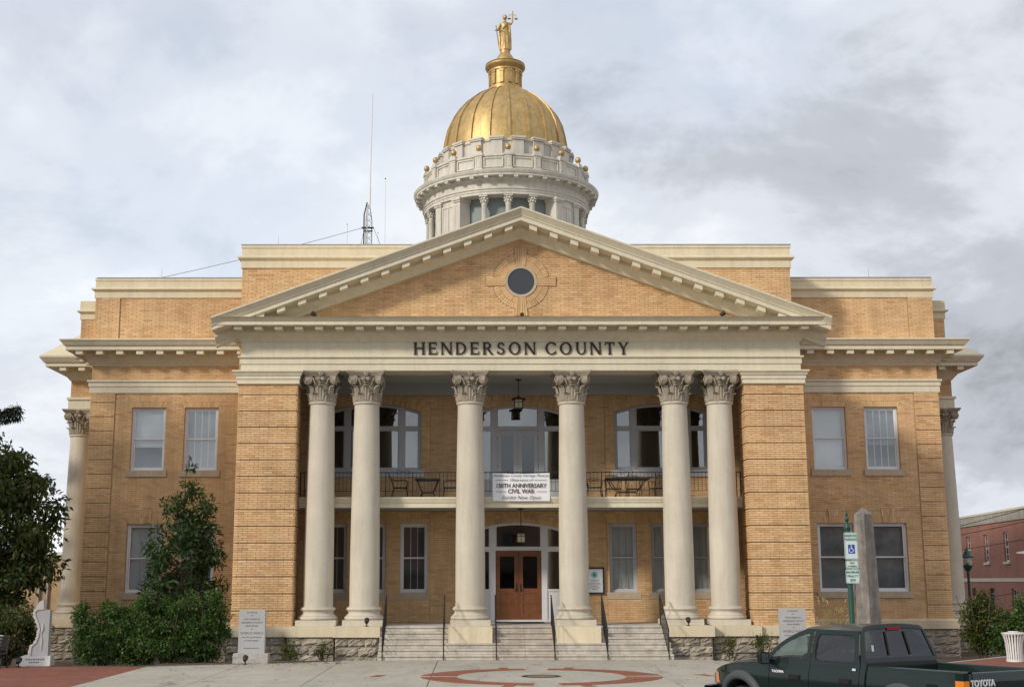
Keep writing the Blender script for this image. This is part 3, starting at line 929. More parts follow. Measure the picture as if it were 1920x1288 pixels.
bricks('f', 0.11, -9.5, 9.5, 11.13, 14.1, [ring_cut, lambda z: (-20, -ped_edge(z)), lambda z: (ped_edge(z), 20)] + keyc)
for i in range(64):
    a0, a1 = 2 * PI * i / 64, 2 * PI * (i + 1) / 64
    am = (a0 + a1) / 2
    if min(abs((am - t + PI) % (2 * PI) - PI) for t in (0, PI / 2, PI, 3 * PI / 2)) < 0.21: continue
    for ra, rb_ in ((0.56, 0.76), (0.77, 0.97)):
        d = 0.006
        voussoir([(CXO + r * math.cos(a), CZ + r * math.sin(a)) for r, a in ((ra, a0 + d), (rb_, a0 + d), (rb_, a1 - d), (ra, a1 - d))], 0.11, 0.03 + rb.uniform(-.003, .003))
for (ux, uz) in ((0, 1), (0, -1), (1, 0), (-1, 0)):        # four keystones of upright bricks
    for i in range(5):
        t0, t1 = -1 + 2 * i / 5 + 0.03, -1 + 2 * (i + 1) / 5 - 0.03
        w0, w1 = 0.15, (0.23 if uz else 0.16)
        P = lambda r, t, w: (CXO + ux * r + uz * t * w, CZ + uz * r - ux * t * w)
        voussoir([P(0.55, t0, w0), P(0.55, t1, w0), P(1.20, t1, w1), P(1.20, t0, w1)], 0.11, 0.055)
def disc(r0_, r1_, y0, y1, n=40):
    m = MB()
    for i in range(n):
        a0, a1 = 2 * PI * i / n, 2 * PI * (i + 1) / n
        P = lambda r, a, y: (CXO + r * math.cos(a), y, CZ + r * math.sin(a))
        m.add([P(r0_, a0, y0), P(r1_, a0, y0), P(r1_, a1, y0), P(r0_, a1, y0), P(r0_, a0, y1), P(r0_, a1, y1), P(r1_, a0, y1), P(r1_, a1, y1)], [(0, 1, 2, 3), (0, 3, 5, 4), (1, 6, 7, 2)])
    return m
rw = disc(0.465, 0.555, 0.05, 0.13).build('round_window', 'sill', CH)
MB().add([(CXO + 0.475 * math.cos(2 * PI * i / 40), 0.09, CZ + 0.475 * math.sin(2 * PI * i / 40)) for i in range(40)], [tuple(range(40))]).build('pane', M('round_window_glass', (0.03, 0.035, 0.04), 0.12, 0.05, 2, 0, spec=0.6), rw)
# porch back wall with windows and doors
Y3 = 3.8
cuts = []; rects = []
GW = [(3.28, 4.28), (4.80, 5.80), (6.20, 7.20)]
GW += [(-b, -a) for a, b in GW]
for a, b in GW:
    cuts += flat_arch(a, b, 4.44, Y3 - 0.05, h=0.36, key=False); cuts += [(a, b, 1.74, 4.44), (a - 0.12, b + 0.12, 1.74, 1.98)]; rects.append((a, b, 1.74, 4.44))
UW = [(3.55, 6.99), (-6.99, -3.55)]
arches = []
for a, b in UW + [(-1.74, 1.74)]:
    zlo, zs, zt = (6.36, 8.50, 8.80) if abs(a) > 2 else (5.2, 8.44, 8.76)
    c, ar = seg_arch(a, b, zs, zt, Y3 - (0.05 if abs(a) > 2 else 0))
    cuts += [c[0], (a, b, zlo - (0.24 if abs(a) > 2 else 0), zs + 0.001)]; rects.append((a, b, zlo - (0.24 if abs(a) > 2 else 0), zt)); arches.append((a, b, zlo, zs, zt, ar))
c, ar = seg_arch(-1.78, 1.78, 4.16, 4.47, Y3, h=0.34)
cuts += [c[0], (-1.78, 1.78, 0.9, 4.161)]; rects.append((-1.78, 1.78, 0.94, 4.47)); arches.append((-1.78, 1.78, 0.94, 4.16, 4.47, ar))
pw = backing(-9.4, 9.4, -1, 9.6, Y3 + 0.001, Y3 + 0.3, rects)
for a, b, zlo, zs, zt, (Rr, zc, mx, th) in arches:         # masonry above the curved heads
    for s in (-1, 1):
        pts = [(mx + Rr * math.sin(s * th * t / 10), zc + Rr * math.cos(s * th * t / 10)) for t in range(11)]
        edge = a if s < 0 else b
        pts += [(edge, zt + 0.002), (mx, zt + 0.002)]
        pw.prism(pts, Y3 + 0.001, Y3 + 0.3)
pw.build('porch_wall', 'mortar', CH)
bricks('f', Y3, -3.2, 3.2, 0.94, 9.5, cuts + [(-3.2, 3.2, 4.85, 5.21)])
for s in (-1, 1):
    a, b = (3.2, 9.0) if s > 0 else (-9.0, -3.2)
    bricks('f', Y3 - 0.05, a, b, 0.94, 4.86, cuts); bricks('f', Y3 - 0.05, a, b, 5.21, 9.5, cuts)
    r2 = [(max(r[0], a), min(r[1], b), r[2], r[3]) for r in rects if r[1] > a and r[0] < b]
    w2 = backing(a + 0.003, b - 0.003, 0.95, 9.49, Y3 - 0.048, Y3 - 0.001, r2)
    for A, B, zlo, zs, zt, (Rr, zc, mx, th) in arches:
        if A >= a and B <= b:
            for s2 in (-1, 1):
                pts = [(mx + Rr * math.sin(s2 * th * t / 10), zc + Rr * math.cos(s2 * th * t / 10)) for t in range(11)]
                w2.prism(pts + [((A if s2 < 0 else B), zt + 0.002), (mx, zt + 0.002)], Y3 - 0.048, Y3 - 0.001)
    w2.build('porch_wall_panel', 'mortar', CH)
for i, (a, b) in enumerate(GW):
    window(a, b, 1.98, 4.44, Y3, 2, ('blind', 0.97) if a > 0 else ('darkblind', 0.97), fr='greyframe' if a > 0 else 'window')
def arched_unit(a, b, zlo, zs, zt, ar, cols, zmid, fr, door=None, panel=None):
    Rr, zc, mx, th = ar; f = 0.09; y = Y3 + 0.10
    top = lambda x, d=0: zc + math.sqrt(max(0, (Rr - d) ** 2 - (x - mx) ** 2))
    m = MB()
    pts_o = [(mx + Rr * math.sin(th * (t / 10 - 1)), zc + Rr * math.cos(th * (t / 10 - 1))) for t in range(21)]
    for k in range(20):                                   # curved head
        (xa, za), (xb, zb) = pts_o[k], pts_o[k + 1]
        m.add([(xa, y, za), (xb, y, zb), (xb, y, zb - f), (xa, y, za - f), (xa, y + .12, za), (xb, y + .12, zb), (xb, y + .12, zb - f), (xa, y + .12, za - f)], [(0, 1, 2, 3), (2, 6, 7, 3), (0, 4, 5, 1)])
    m.box(a, a + f, y + 0.001, y + 0.119, zlo, zs - 0.05); m.box(b - f, b, y + 0.001, y + 0.119, zlo, zs - 0.05)
    m.box(a + f, b - f, y + 0.002, y + 0.118, zlo, zlo + 0.08)
    for c in cols:
        m.box(c - 0.10, c + 0.10, y - 0.012, y + 0.121, zlo, top(c) - f * 0.7)
    m.box(a + f, b - f, y - 0.003, y + 0.117, zmid - 0.07, zmid + 0.07)
    o = m.build('arched_window' if not door else 'arched_entrance', fr, CH)
    es = [a + f] + [e for c in cols for e in (c - 0.10, c + 0.10)] + [b - f]
    for i in range(0, len(es), 2):
        xa, xb = es[i], es[i + 1]
        pts = [(xa, zmid + 0.07), (xb, zmid + 0.07)] + [(xb + (xa - xb) * t / 6, top(xb + (xa - xb) * t / 6) - f) for t in range(7)]
        MB().prism(pts, y + 0.06, y + 0.064).build('pane', 'glass', o)
        s = MB()                                          # inner sash frame of each light
        s.box(xa, xa + .04, y + .03, y + .09, zmid + .07, top(xa + .04) - f); s.box(xb - .04, xb, y + .03, y + .09, zmid + .07, top(xb - .04) - f)
        if door and i == 2:
            s.build('sash', fr, o); continue
        zb0 = panel if panel and i != 2 else zlo + 0.08
        if panel and i != 2:
            MB().box(xa, xb, y + 0.03, y + 0.1, zlo + 0.08, panel - 0.04).build('panel', fr, o)
            MB().box(xa + 0.08, xb - 0.08, y + 0.018, y + 0.03, zlo + 0.2, panel - 0.16).build('raised_panel', fr, o)
            MB().box(xa, xb, y + 0.004, y + 0.12, panel - 0.04, panel + 0.04).build('transom_bar', fr, o)
        MB().box(xa, xb, y + 0.06, y + 0.064, zb0, zmid - 0.07).build('pane', 'glass', o)
        s.box(xa, xa + .04, y + .03, y + .09, zb0, zmid - .07); s.box(xb - .04, xb, y + .03, y + .09, zb0, zmid - .07)
        s.box(xa + .04, xb - .04, y + .031, y + .089, zb0, zb0 + .04); s.box(xa + .04, xb - .04, y + .031, y + .089, zmid - .11, zmid - .07)
        s.build('sash', fr, o)
    return o
for (a, b, zlo, zs, zt, ar) in arches[:2]:
    m_ = (a + b) / 2
    arched_unit(a, b, zlo, zs, zt, ar, [m_ - 1.0, m_ + 1.0], 7.93, 'greyframe')
    MB().box(a - 0.12, b + 0.12, Y3 - 0.12, Y3 + 0.099, zlo - 0.24, zlo - 0.001).build('window_sill', 'greyframe', CH)
def doors(o, z0, z1, mat, w, glass0, glass1, y, hand):
    for s in (-1, 1):
        a, b = (0.004, w) if s > 0 else (-w, -0.004)
        m = MB()
        st = 0.15
        m.box(a, a + st, y, y + .05, z0, z1); m.box(b - st, b, y, y + .05, z0, z1)
        m.box(a + st, b - st, y + .001, y + .049, z1 - 0.2, z1); m.box(a + st, b - st, y + .001, y + .049, z0, z0 + 0.24)
        m.box(a + st, b - st, y + .001, y + .049, glass0 - 0.16, glass0)
        if glass0 - z0 > 0.9:
            m.box(a + st, b - st, y + .001, y + .049, z0 + 0.58, z0 + 0.68)
        d = m.build('door', mat, o)
        MB().box(a + st, b - st, y + .02, y + .025, glass0, z1 - 0.2).build('pane', 'darkglass', d)
        MB().box(a + st, b - st, y + .02, y + .04, z0 + .24, glass0 - .16).build('panel', mat, d)
        hx = s * 0.075
        if hand:
            h = MB().box(hx - .03, hx + .03, y - .012, y, z0 + 1.0, z0 + 1.3); h.tube([(hx, y - .012, z0 + 1.08), (hx, y - .06, z0 + 1.08), (hx + s * .12, y - .06, z0 + 1.08)], .014)
            h.build('door_handle', 'bronze', d)
        for zh in (z0 + .3, (z0 + z1) / 2, z1 - .3):
            MB().box(*sorted((s * (w - .012), s * (w + .012))), y - .012, y, zh - .06, zh + .06).build('hinge', 'bronze', d)
a, b, zlo, zs, zt, ar = arches[2]
o = arched_unit(a, b, zlo, zs, zt, ar, [-0.86, 0.86], 7.92, 'greyframe', door=True, panel=6.0)
doors(o, 5.22, 7.84, 'greyframe', 0.755, 6.22, 7.6, Y3 + 0.12, False)
a, b, zlo, zs, zt, ar = arches[3]
o = arched_unit(a, b, zlo, zs, zt, ar, [-0.93, 0.93], 3.54, 'window', door=True, panel=2.06)
doors(o, 1.0, 3.465, 'wood', 0.825, 2.12, 3.3, Y3 + 0.12, True)
# porch floor, ceilings and balcony
pf = MB().box(-9.5, 9.5, 0.95, 4.1, 0.5, 0.94)
pf.box(-4.7, 4.7, -0.20, 0.95, -0.3, 0.939)
pf.build('porch_floor', 'steppale', CH)
MB().box(-9.0, 9.0, 1.0, 3.8, 9.50, 9.56).build('porch_ceiling', 'ceiling', CH)
MB().box(-8.9, 8.9, 3.55, 3.745, 9.12, 9.499).build('ceiling_beam', 'ceiling', CH)
bal = MB().box(-7.9, 7.9, 1.10, 3.75, 4.90, 5.17)
bal.build('balcony_floor', 'ceiling', CH)
bt = MB()
for (o_, z_a, z_b) in ((0.0, 4.86, 5.02), (0.02, 5.02, 5.04), (0.035, 5.04, 5.10), (0.06, 5.10, 5.15), (0.08, 5.15, 5.215)):
    bt.box(-7.62, 7.62, 1.05 - o_, 1.30, z_a, z_b)
bt.build('balcony_fascia', 'cream', CH)
rail = MB()
rail.box(-7.6, 7.6, 1.13, 1.17, 6.05, 6.08); rail.box(-7.6, 7.6, 1.14, 1.16, 5.42, 5.44)
for s in (-1, 1):
    rail.box(s * 7.58 - .02, s * 7.58 + .02, 1.13, 1.17, 5.2, 6.06)
for k in range(-8, 9):
    rail.box(k * 0.93 - .014, k * .93 + .014, 1.137, 1.163, 5.2, 6.05)
rl = rail.build('balcony_railing', 'iron', CH)
bm_ = MB().box(-.006, .006, -.006, .006, 0, 0.62).mesh('baluster', MT['iron'])
for k in range(-56, 57):
    if k % 7 == 0: continue
    inst('baluster', bm_, rl, (k * 0.133, 1.15, 5.435))
for s in (-1, 1):                                        # scroll ornaments over the rail
    sm = MB()
    for t in (-1, 1):
        pts = []
        for k in range(26):
            a_ = k / 25 * 4.2 * PI / 2; r_ = 0.13 * (1 - k / 32)
            pts.append((s * (4.05 if s < 0 else 3.65) + t * (0.14 - r_ * math.cos(a_)), 1.15, 6.03 + 0.02 + r_ * math.sin(a_) * 0.9))
        sm.tube(pts, 0.009, 5)
    sm.build('rail_scroll', 'iron', rl)
# ---- columns with leafy capitals -----------------------------------------
def capital_mesh(h=1.06, r=0.425):
    m = MB()
    m.lathe([(r, 0), (r * 1.0, 0.35 * h), (r * 1.04, 0.62 * h), (r * 1.16, 0.80 * h), (r * 1.22, 0.84 * h)], 24)
    def leaf(ang, z0, hh, rr, w, curl):
        rows = []
        n = 7
        for j in range(n):
            t = j / (n - 1)
            wid = w * (0.62 + 0.55 * math.sin(PI * min(1, t * 0.85 + 0.1))) * (1 if t < 0.8 else 0.72)
            ro = rr + 0.015 + curl * t ** 3.2
            z = z0 + hh * (t if t < 0.86 else 0.86 + (t - 0.86) * -0.5)
            row = []
            for i in range(-3, 4):
                u = i / 3
                lob = 0.016 * math.cos(u * 3 * PI) * (1 if t > 0.15 else 0.2) + 0.028 * (1 - u * u)
                jag = 1 - 0.14 * abs(math.sin(t * 3.4 * PI)) * abs(u)
                a = ang + u * wid * jag / rr
                row.append(((ro + lob) * math.cos(a), (ro + lob) * math.sin(a), z - abs(u) ** 2 * 0.03 * t))
            rows.append(row)
        m.loft(rows, closed=False, cap=False)
    for k in range(8):
        leaf(2 * PI * (k + 0.5) / 8, 0.0, 0.36 * h, r + 0.01, 0.125, 0.13)
    for k in range(8):
        leaf(2 * PI * k / 8, 0.05, 0.60 * h, r + 0.02, 0.115, 0.16)
    # abacus with hollowed sides
    pts = []; A = 0.655; D = 0.115
    for k in range(4):
        th = PI / 2 * k
        for t in range(9):
            u = -1 + 2 * t / 8
            x = A * u * 0.93; y = -A + D * (1 - u * u)
            pts.append((x * math.cos(th) - y * math.sin(th), x * math.sin(th) + y * math.cos(th)))
    def ring(s, z): return [(p[0] * s, p[1] * s, z) for p in pts]
    m.loft([ring(0.86, 0.83 * h), ring(0.88, 0.86 * h), ring(0.96, 0.90 * h), ring(0.97, 0.925 * h), ring(1.01, 0.93 * h), ring(1.03, 0.995 * h)])
    # scrolls: a pair at every corner, turned a little off the face
    for k in range(4):
        for s in (-1, 1):
            th = PI / 2 * k
            c = Vector((s * 0.445, -0.475, 0.705 * h))
            st = len(m.v)
            R0 = 0.155
            m.lathe([(0.001, -0.075), (R0, -0.075), (R0, 0.05), (0.001, 0.05)], 16)
            sp = []
            for q in range(40):
                t = q / 39
                a = -s * t * 2.35 * 2 * PI + PI / 2
                rr = R0 * (0.93 - 0.80 * t)
                sp.append((rr * math.cos(a), rr * math.sin(a), 0.055))
            m.tube(sp, [0.024 * (1 - 0.5 * q / 39) for q in range(40)], 5)
            m.ball((0, 0, 0.055), 0.028, 8, 5)
            # stem rising from the leaves into the scroll
            m.tube([(-s * 0.26, -0.16, -0.04), (-s * 0.20, 0.02, 0.0), (-s * 0.10, 0.115, 0.02), (0, 0.135, 0.03)], [0.02, 0.03, 0.03, 0.028], 6)
            rot = Matrix.Rotation(th, 4, 'Z') @ Matrix.Translation(c) @ Matrix.Rotation(s * R(13), 4, 'Z') @ Matrix.Rotation(PI / 2, 4, 'X')
            m.xf(rot, st)
        # small central scrolls and the flower on the abacus
        st = len(m.v)
        for s in (-1, 1):
            k0 = len(m.v)
            m.lathe([(0.001, -0.04), (0.062, -0.04), (0.062, 0.05), (0.03, 0.06), (0.001, 0.075)], 12)
            m.xf(Matrix.Translation((s * 0.075, -0.55, 0.735 * h)) @ Matrix.Rotation(s * -R(25), 4, 'Z') @ Matrix.Rotation(PI / 2, 4, 'X'), k0)
        for q in range(6):
            a = q * PI / 3
            m.ball((0.055 * math.cos(a), -0.575, 0.905 * h + 0.055 * math.sin(a)), 0.04, 7, 5, (1, 0.8, 1))
        m.ball((0, -0.60, 0.905 * h), 0.032, 7, 5)
        m.ball((0, -0.49, 0.625 * h), 0.055, 8, 5, (1.5, 0.8, 0.5))
        m.xf(Matrix.Rotation(PI / 2 * k, 4, 'Z'), st)
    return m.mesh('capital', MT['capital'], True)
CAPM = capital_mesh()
sh = []
for k in range(15):
    t = k / 14
    sh.append((0.498 - 0.075 * (max(0, t - 0.18) / 0.82) ** 1.5, 1.56 - 0.95 + (8.33 - 1.56) * t))
SHM = MB().lathe(sh, 40).mesh('column', MT['column'], True)
necks = MB().lathe([(0.42, 8.29 - .95), (0.45, 8.31 - .95), (0.475, 8.345 - .95), (0.475, 8.375 - .95), (0.45, 8.40 - .95), (0.43, 8.41 - .95), (0.455, 8.42 - .95), (0.455, 8.435 - .95), (0.40, 8.44 - .95)], 40).mesh('astragal', MT['column'], True)
bp = [(0.50, 0.615), (0.555, 0.60), (0.555, 0.575)]
bp += [(0.55 + 0.045 * math.cos(a), 0.53 + 0.045 * math.sin(a)) for a in [PI / 2 - PI * i / 6 for i in range(7)]]
bp += [(0.55, 0.47), (0.525, 0.44), (0.525, 0.40), (0.56, 0.35), (0.60, 0.325), (0.60, 0.305)]
bp += [(0.595 + 0.062 * math.cos(a), 0.24 + 0.062 * math.sin(a)) for a in [PI / 2 - PI * i / 6 for i in range(7)]]
bp += [(0.595, 0.175), (0.3, 0.175)]
BSM = MB().lathe(bp, 40).mesh('base', MT['column'], True)
PLM = MB().box(-0.665, 0.665, -0.665, 0.665, 0.0, 0.18).mesh('plinth', MT['column'])
def column(x, y):
    o = inst('column', SHM, CH, (x, y, 0.95))
    inst('astragal', necks, o); inst('base', BSM, o); inst('plinth', PLM, o)
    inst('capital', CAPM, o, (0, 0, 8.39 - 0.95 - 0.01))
    return o
for x in (-6.82, -5.28, -1.74, 1.74, 5.28, 6.82):
    column(x, 0.56)
for s in (-1, 1):
    column(s * 18.02, 10.35)
    column(s * 18.02, 19.5)
# ---- stone base and steps --------------------------------------------------
STN = []
for q in range(5):
    rq = random.Random(40 + q)
    m = MB(); nx, nz = 7, 5; rows = []
    for j in range(nz + 1):
        row = []
        for i in range(nx + 1):
            edge = i in (0, nx) or j in (0, nz)
            row.append((i / nx + (0 if edge else rq.uniform(-.04, .04)), (0.0 if edge else -rq.uniform(0.02, 0.085)), j / nz + (0 if edge else rq.uniform(-.06, .06))))
        rows.append(row)
    m.loft(rows, closed=False, cap=False)
    m.add([(0, 0, 0), (1, 0, 0), (1, 0, 1), (0, 0, 1), (0, .06, 0), (1, .06, 0), (1, .06, 1), (0, .06, 1)], [(0, 4, 5, 1), (1, 5, 6, 2), (2, 6, 7, 3), (3, 7, 4, 0)])
    STN.append(m)
def stone_mats():
    out = []
    for i, c in enumerate(((0.38, 0.33, 0.265), (0.33, 0.285, 0.225), (0.41, 0.355, 0.275), (0.29, 0.25, 0.205), (0.37, 0.31, 0.23))):
        out.append(M('rough_stone_%d' % i, c, 0.9, 0.25, 2.5, 0.25, 18, bump=0.9, bscale=12))
    return out
SMATS = stone_mats()
SMESH = [[m.mesh('stone', mt) for mt in SMATS] for m in STN]
rq = random.Random(77)
def stonework(parent, xa, xb, y, z0, z1, courses, side=None):
    z = z0; hs = (z1 - z0) / courses
    for c in range(courses):
        x = xa
        while x < xb - 0.02:
            w = rq.uniform(0.42, 1.05)
            if xb - x - w < 0.3: w = xb - x
            w = min(w, xb - x)
            me = rq.choice(rq.choice(SMESH))
            d = rq.uniform(0.9, 1.3)
            if side is None:
                inst('stone', me, parent, (x + 0.008, y, z + 0.008), (0, 0, 0), (w - 0.016, d, hs - 0.016))
            elif side == 'r':
                inst('stone', me, parent, (y, x + 0.008, z + 0.008), (0, 0, PI / 2), (w - 0.016, d, hs - 0.016))
            else:
                inst('stone', me, parent, (y, x + w - 0.008, z + 0.008), (0, 0, -PI / 2), (w - 0.016, d, hs - 0.016))
            x += w
        z += hs
def pedestal(xa, xb, y0, y1, name, capo=0.06):
    o = MB().box(xa + 0.03, xb - 0.03, y0 + 0.05, y1, -1.0, 0.61).build(name, 'stonejoint', CH)
    MB().box(xa - capo, xb + capo, y0 - capo, y1, 0.605, 0.948).build('cap_stone', 'creamy', o)
    return o
for s in (-1, 1):
    rg = lambda a, b: (a, b) if s > 0 else (-b, -a)
    a, b = rg(4.72, 6.12)
    p = pedestal(a, b, -0.62, 0.95, 'stone_pedestal'); stonework(p, a, b, -0.57, -0.35, 0.605, 3)
    stonework(p, -0.57, 0.9, a if s > 0 else b, -0.35, 0.605, 3, 'l' if s > 0 else 'r')
    a, b = rg(6.19, 7.72)
    p = pedestal(a, b, -0.30, 0.95, 'stone_pedestal'); stonework(p, a, b, -0.25, -0.55, 0.605, 4)
    a, b = rg(7.79, 9.75)
    p = pedestal(a, b, -0.16, 1.3, 'stone_pedestal'); stonework(p, a, b, -0.11, -0.55, 0.605, 4)
    MB().box(*rg(9.2, 9.72), 1.3, 6.0, -1.0, 0.94).build('side_foundation', 'stonejoint', CH)
    a, b = rg(9.8, 16.55)
    p = MB().box(a, b, 5.93, 6.0, -1.2, 0.598).build('stone_base', 'stonejoint', CH)
    stonework(p, a, b, 5.94, -0.95, 0.598, 5)
    e = 16.56 * s
    stonework(p, 5.95, 9.3, e, -0.95, 0.598, 5, 'l' if s < 0 else 'r')
for s in (-1, 1):
    a, b = (17.15, 18.9) if s > 0 else (-18.9, -17.15)
    stonework(SPB[s], a, b, 9.40, -1.0, 0.6, 5)
# steps: three broken by the column blocks, three across the full width
RISE = (0.94 - GZ) / 6
for k in range(6):
    y0 = -0.30 - 0.30 * (k + 1) + 0.30
    zt = 0.94 - RISE * k
    ya = -0.30 - 0.30 * k
    spans = [(-4.66, -2.46), (-1.02, 1.02), (2.46, 4.66)] if k < 3 else [(-4.66, -1.02), (-1.02, 1.02), (1.02, 4.66)]
    for (xa, xb) in spans:
        pcs = [(xa, xb)] if xb - xa < 2.3 and xa > -1.1 and xb > 1.1 and xa > 0 or abs(xa + xb) > 0.1 else [(xa, 0.0), (0.0, xb)]
        for pa, pb in pcs:
            st = MB()
            if k:
                st.box(pa + .003, pb - .003, ya, ya + 0.36, zt - RISE + 0.003, zt - 0.001)
                st.box(pa + .003, pb - .003, ya - 0.04, ya + 0.36, zt - 0.05, zt)
            else:
                st.box(pa + .003, pb - .003, ya + 0.0, ya + 0.34, zt - RISE + 0.003, zt + 0.003)
                st.box(pa + .003, pb - .003, ya - 0.04, ya + 0.34, zt - 0.045, zt + 0.005)
            st.build('step', 'step' if abs(pa + pb) < 1.5 else 'steppale', CH)
MB().box(-4.64, 4.64, -1.79, -0.3, -0.4, GZ + 0.005).build('stair_core', 'stonejoint', CH)
for (xa, xb) in ((-2.45, -1.03), (1.03, 2.45)):
    MB().box(xa, xb, -1.13, 0.94, 0.945 - 3 * RISE - 0.3, 0.952).build('column_block', 'creamy', CH)
# ---- centre block above the portico ----------------------------------------
backing(-10.3, 10.3, 9.62, 14.75, 3.82, 4.2, []).build('attic_wall', 'mortar', CH)
for s in (-1, 1):
    a, b = sorted((s * 9.42, s * 10.3))
    MB().box(a, b, 3.83, 4.2, -1, 9.61).build('return_wall', 'mortar', CH)
    bricks('f', 3.82, a, b, 0.95, 11.0)
bricks('f', 3.81, -10.3, 10.3, 11.0, 13.96, [lambda z: (-(14.2 - z) / SL, (14.2 - z) / SL)])
for s in (-1, 1):
    x_ = s * 10.3
    MB().box(*sorted((x_, x_ - s * 0.3)), 4.21, 28, -1, 14.75).build('attic_side_wall', 'mortar', CH)
    bricks('l' if s < 0 else 'r', x_, 3.8, 9, 13.4, 13.96)
    bricks('l' if s < 0 else 'r', x_, 3.8, 6, 0.95, 13.4)
mb = MB(); sweepU(mb, [(-0.35, 14.84), (0.06, 14.84), (0.06, 14.73), (0.03, 14.72), (0.03, 14.42), (0.10, 14.42), (0.17, 14.37), (0.17, 14.32), (0.05, 14.26), (0.05, 13.96), (-0.02, 13.96)], -10.3, 10.3, 3.8, 28)
mb.build('parapet_coping', 'creamy', CH)
MB().box(-10.37, 10.37, 3.72, 4.1, 14.842, 14.87).build('parapet_flashing', 'steel', CH)
# roofs, back walls, floors: a closed, hollow building
rf = MB().box(-10.0, 10.0, 4.2, 28, 14.2, 14.4)
rf.box(-16.1, -10.3, 6.3, 30, 13.3, 13.5); rf.box(10.3, 16.1, 6.3, 30, 13.3, 13.5)
rf.build('roof', 'roof', CH)
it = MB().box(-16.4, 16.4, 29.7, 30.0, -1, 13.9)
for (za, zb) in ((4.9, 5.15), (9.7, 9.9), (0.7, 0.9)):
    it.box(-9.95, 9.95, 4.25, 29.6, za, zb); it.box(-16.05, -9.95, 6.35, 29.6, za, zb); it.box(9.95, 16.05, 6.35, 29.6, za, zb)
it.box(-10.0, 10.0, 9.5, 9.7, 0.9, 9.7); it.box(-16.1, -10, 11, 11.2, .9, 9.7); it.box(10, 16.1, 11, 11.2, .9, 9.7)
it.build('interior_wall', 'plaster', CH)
# ---- drum, dome and lantern --------------------------------------------------
DX, DY = -0.03, 16.5
def dl(prof, n=72): return MB().lathe(prof, n, DX, DY)
dl([(4.15, 14.0), (4.15, 16.6), (4.0, 16.7), (3.3, 16.75)]).build('drum_base', 'drum', CH, True)
dl([(3.30, 16.0), (3.30, 19.7)]).build('drum_screen', 'louvre', CH, True)
dl([(2.9, 19.60), (3.95, 19.58), (3.95, 19.70), (3.98, 19.71), (3.98, 19.80), (4.03, 19.82), (4.03, 19.85), (3.93, 19.87), (3.93, 20.20), (3.98, 20.24), (4.08, 20.30), (4.10, 20.38)]).build('drum_entablature', 'drum', CH, True)
dl([(4.09, 20.375), (4.36, 20.37), (4.37, 20.36), (4.37, 20.45), (4.40, 20.46), (4.46, 20.55), (4.47, 20.60), (4.44, 20.62), (3.9, 20.72)]).build('drum_cornice', 'drum', CH, True)
for k in range(40):
    a = 2 * PI * (k + 0.5) / 40
    m = MB().box(-0.095, 0.095, -0.13, 0.13, -0.11, 0.0)
    o = m.build('modillion', 'drum', CH)
    o.location = (DX + 4.22 * math.sin(a), DY - 4.22 * math.cos(a), 20.368); o.rotation_euler = (0, 0, a)
# parapet with panelled pedestals and gold balls
par = dl([(3.78, 20.7), (3.90, 20.7), (3.90, 20.80), (3.86, 20.82), (3.86, 21.38), (3.92, 21.41), (3.92, 21.50), (3.78, 21.52), (3.70, 21.50), (3.70, 20.7)]).build('drum_parapet', 'drum', CH, True)
pan = MB().box(-0.40, 0.40, -0.02, 0.02, 0, 0.34)
pan2 = MB(); 
for (xa, xb, za, zb) in ((-0.45, -0.40, -0.04, 0.38), (0.40, 0.45, -0.04, 0.38), (-0.40, 0.40, -0.04, 0.0), (-0.40, 0.40, 0.34, 0.38)):
    pan2.box(xa, xb, -0.03, 0.02, za, zb)
pan2m = pan2.mesh('panel_frame', MT['drum'])
ped = MB().box(-0.20, 0.20, -0.14, 0.14, 0, 0.12); ped.box(-0.165, 0.165, -0.11, 0.11, 0.12, 0.66); ped.box(-0.21, 0.21, -0.15, 0.15, 0.66, 0.76); ped.box(-0.15, 0.15, -0.11, 0.11, 0.76, 0.86)
pedm = ped.mesh('pedestal', MT['drum'])
pp = MB()
for (xa, xb, za, zb) in ((-0.12, -0.09, .18, .6), (.09, .12, .18, .6), (-.09, .09, .18, .21), (-.09, .09, .57, .6)): pp.box(xa, xb, -.125, -.105, za, zb)
ppm = pp.mesh('panel_frame', MT['drum'])
ballm = MB().ball((0, 0, 0.15), 0.138, 18, 12).lathe([(0.10, -0.02), (0.10, 0.0), (0.05, 0.03), (0.05, 0.06)], 12).mesh('finial_ball', MT['gold'], True)
for k in range(18):
    a = 2 * PI * k / 18
    p = inst('pedestal', pedm, CH, (DX + 3.87 * math.sin(a), DY - 3.87 * math.cos(a), 20.68), (0, 0, a))
    inst('panel_frame', ppm, p)
    inst('finial_ball', ballm, p, (0, 0, 0.87))
    p.scale = (1, 1, 1.12)
    a += PI / 18
    o = inst('panel_frame', pan2m, CH, (DX + 3.87 * math.sin(a), DY - 3.87 * math.cos(a), 20.91), (0, 0, a), (1, 1, 1.12))
# inner ring under the dome, stepping in and out
dl([(3.10, 20.7), (3.10, 22.35), (3.16, 22.40), (3.16, 22.50), (3.0, 22.55)]).build('dome_ring', 'drum', CH, True)
brk = MB().box(-0.26, 0.26, -0.12, 0.1, 0, 1.0); brk.box(-0.31, 0.31, -0.18, 0.1, 1.0, 1.07); brk.box(-0.34, 0.34, -0.21, 0.1, 1.07, 1.16)
brkm = brk.mesh('ring_pier', MT['drum'])
for k in range(20):
    a = 2 * PI * (k + 0.5) / 20
    inst('ring_pier', brkm, CH, (DX + 3.10 * math.sin(a), DY - 3.10 * math.cos(a), 21.42), (0, 0, a))
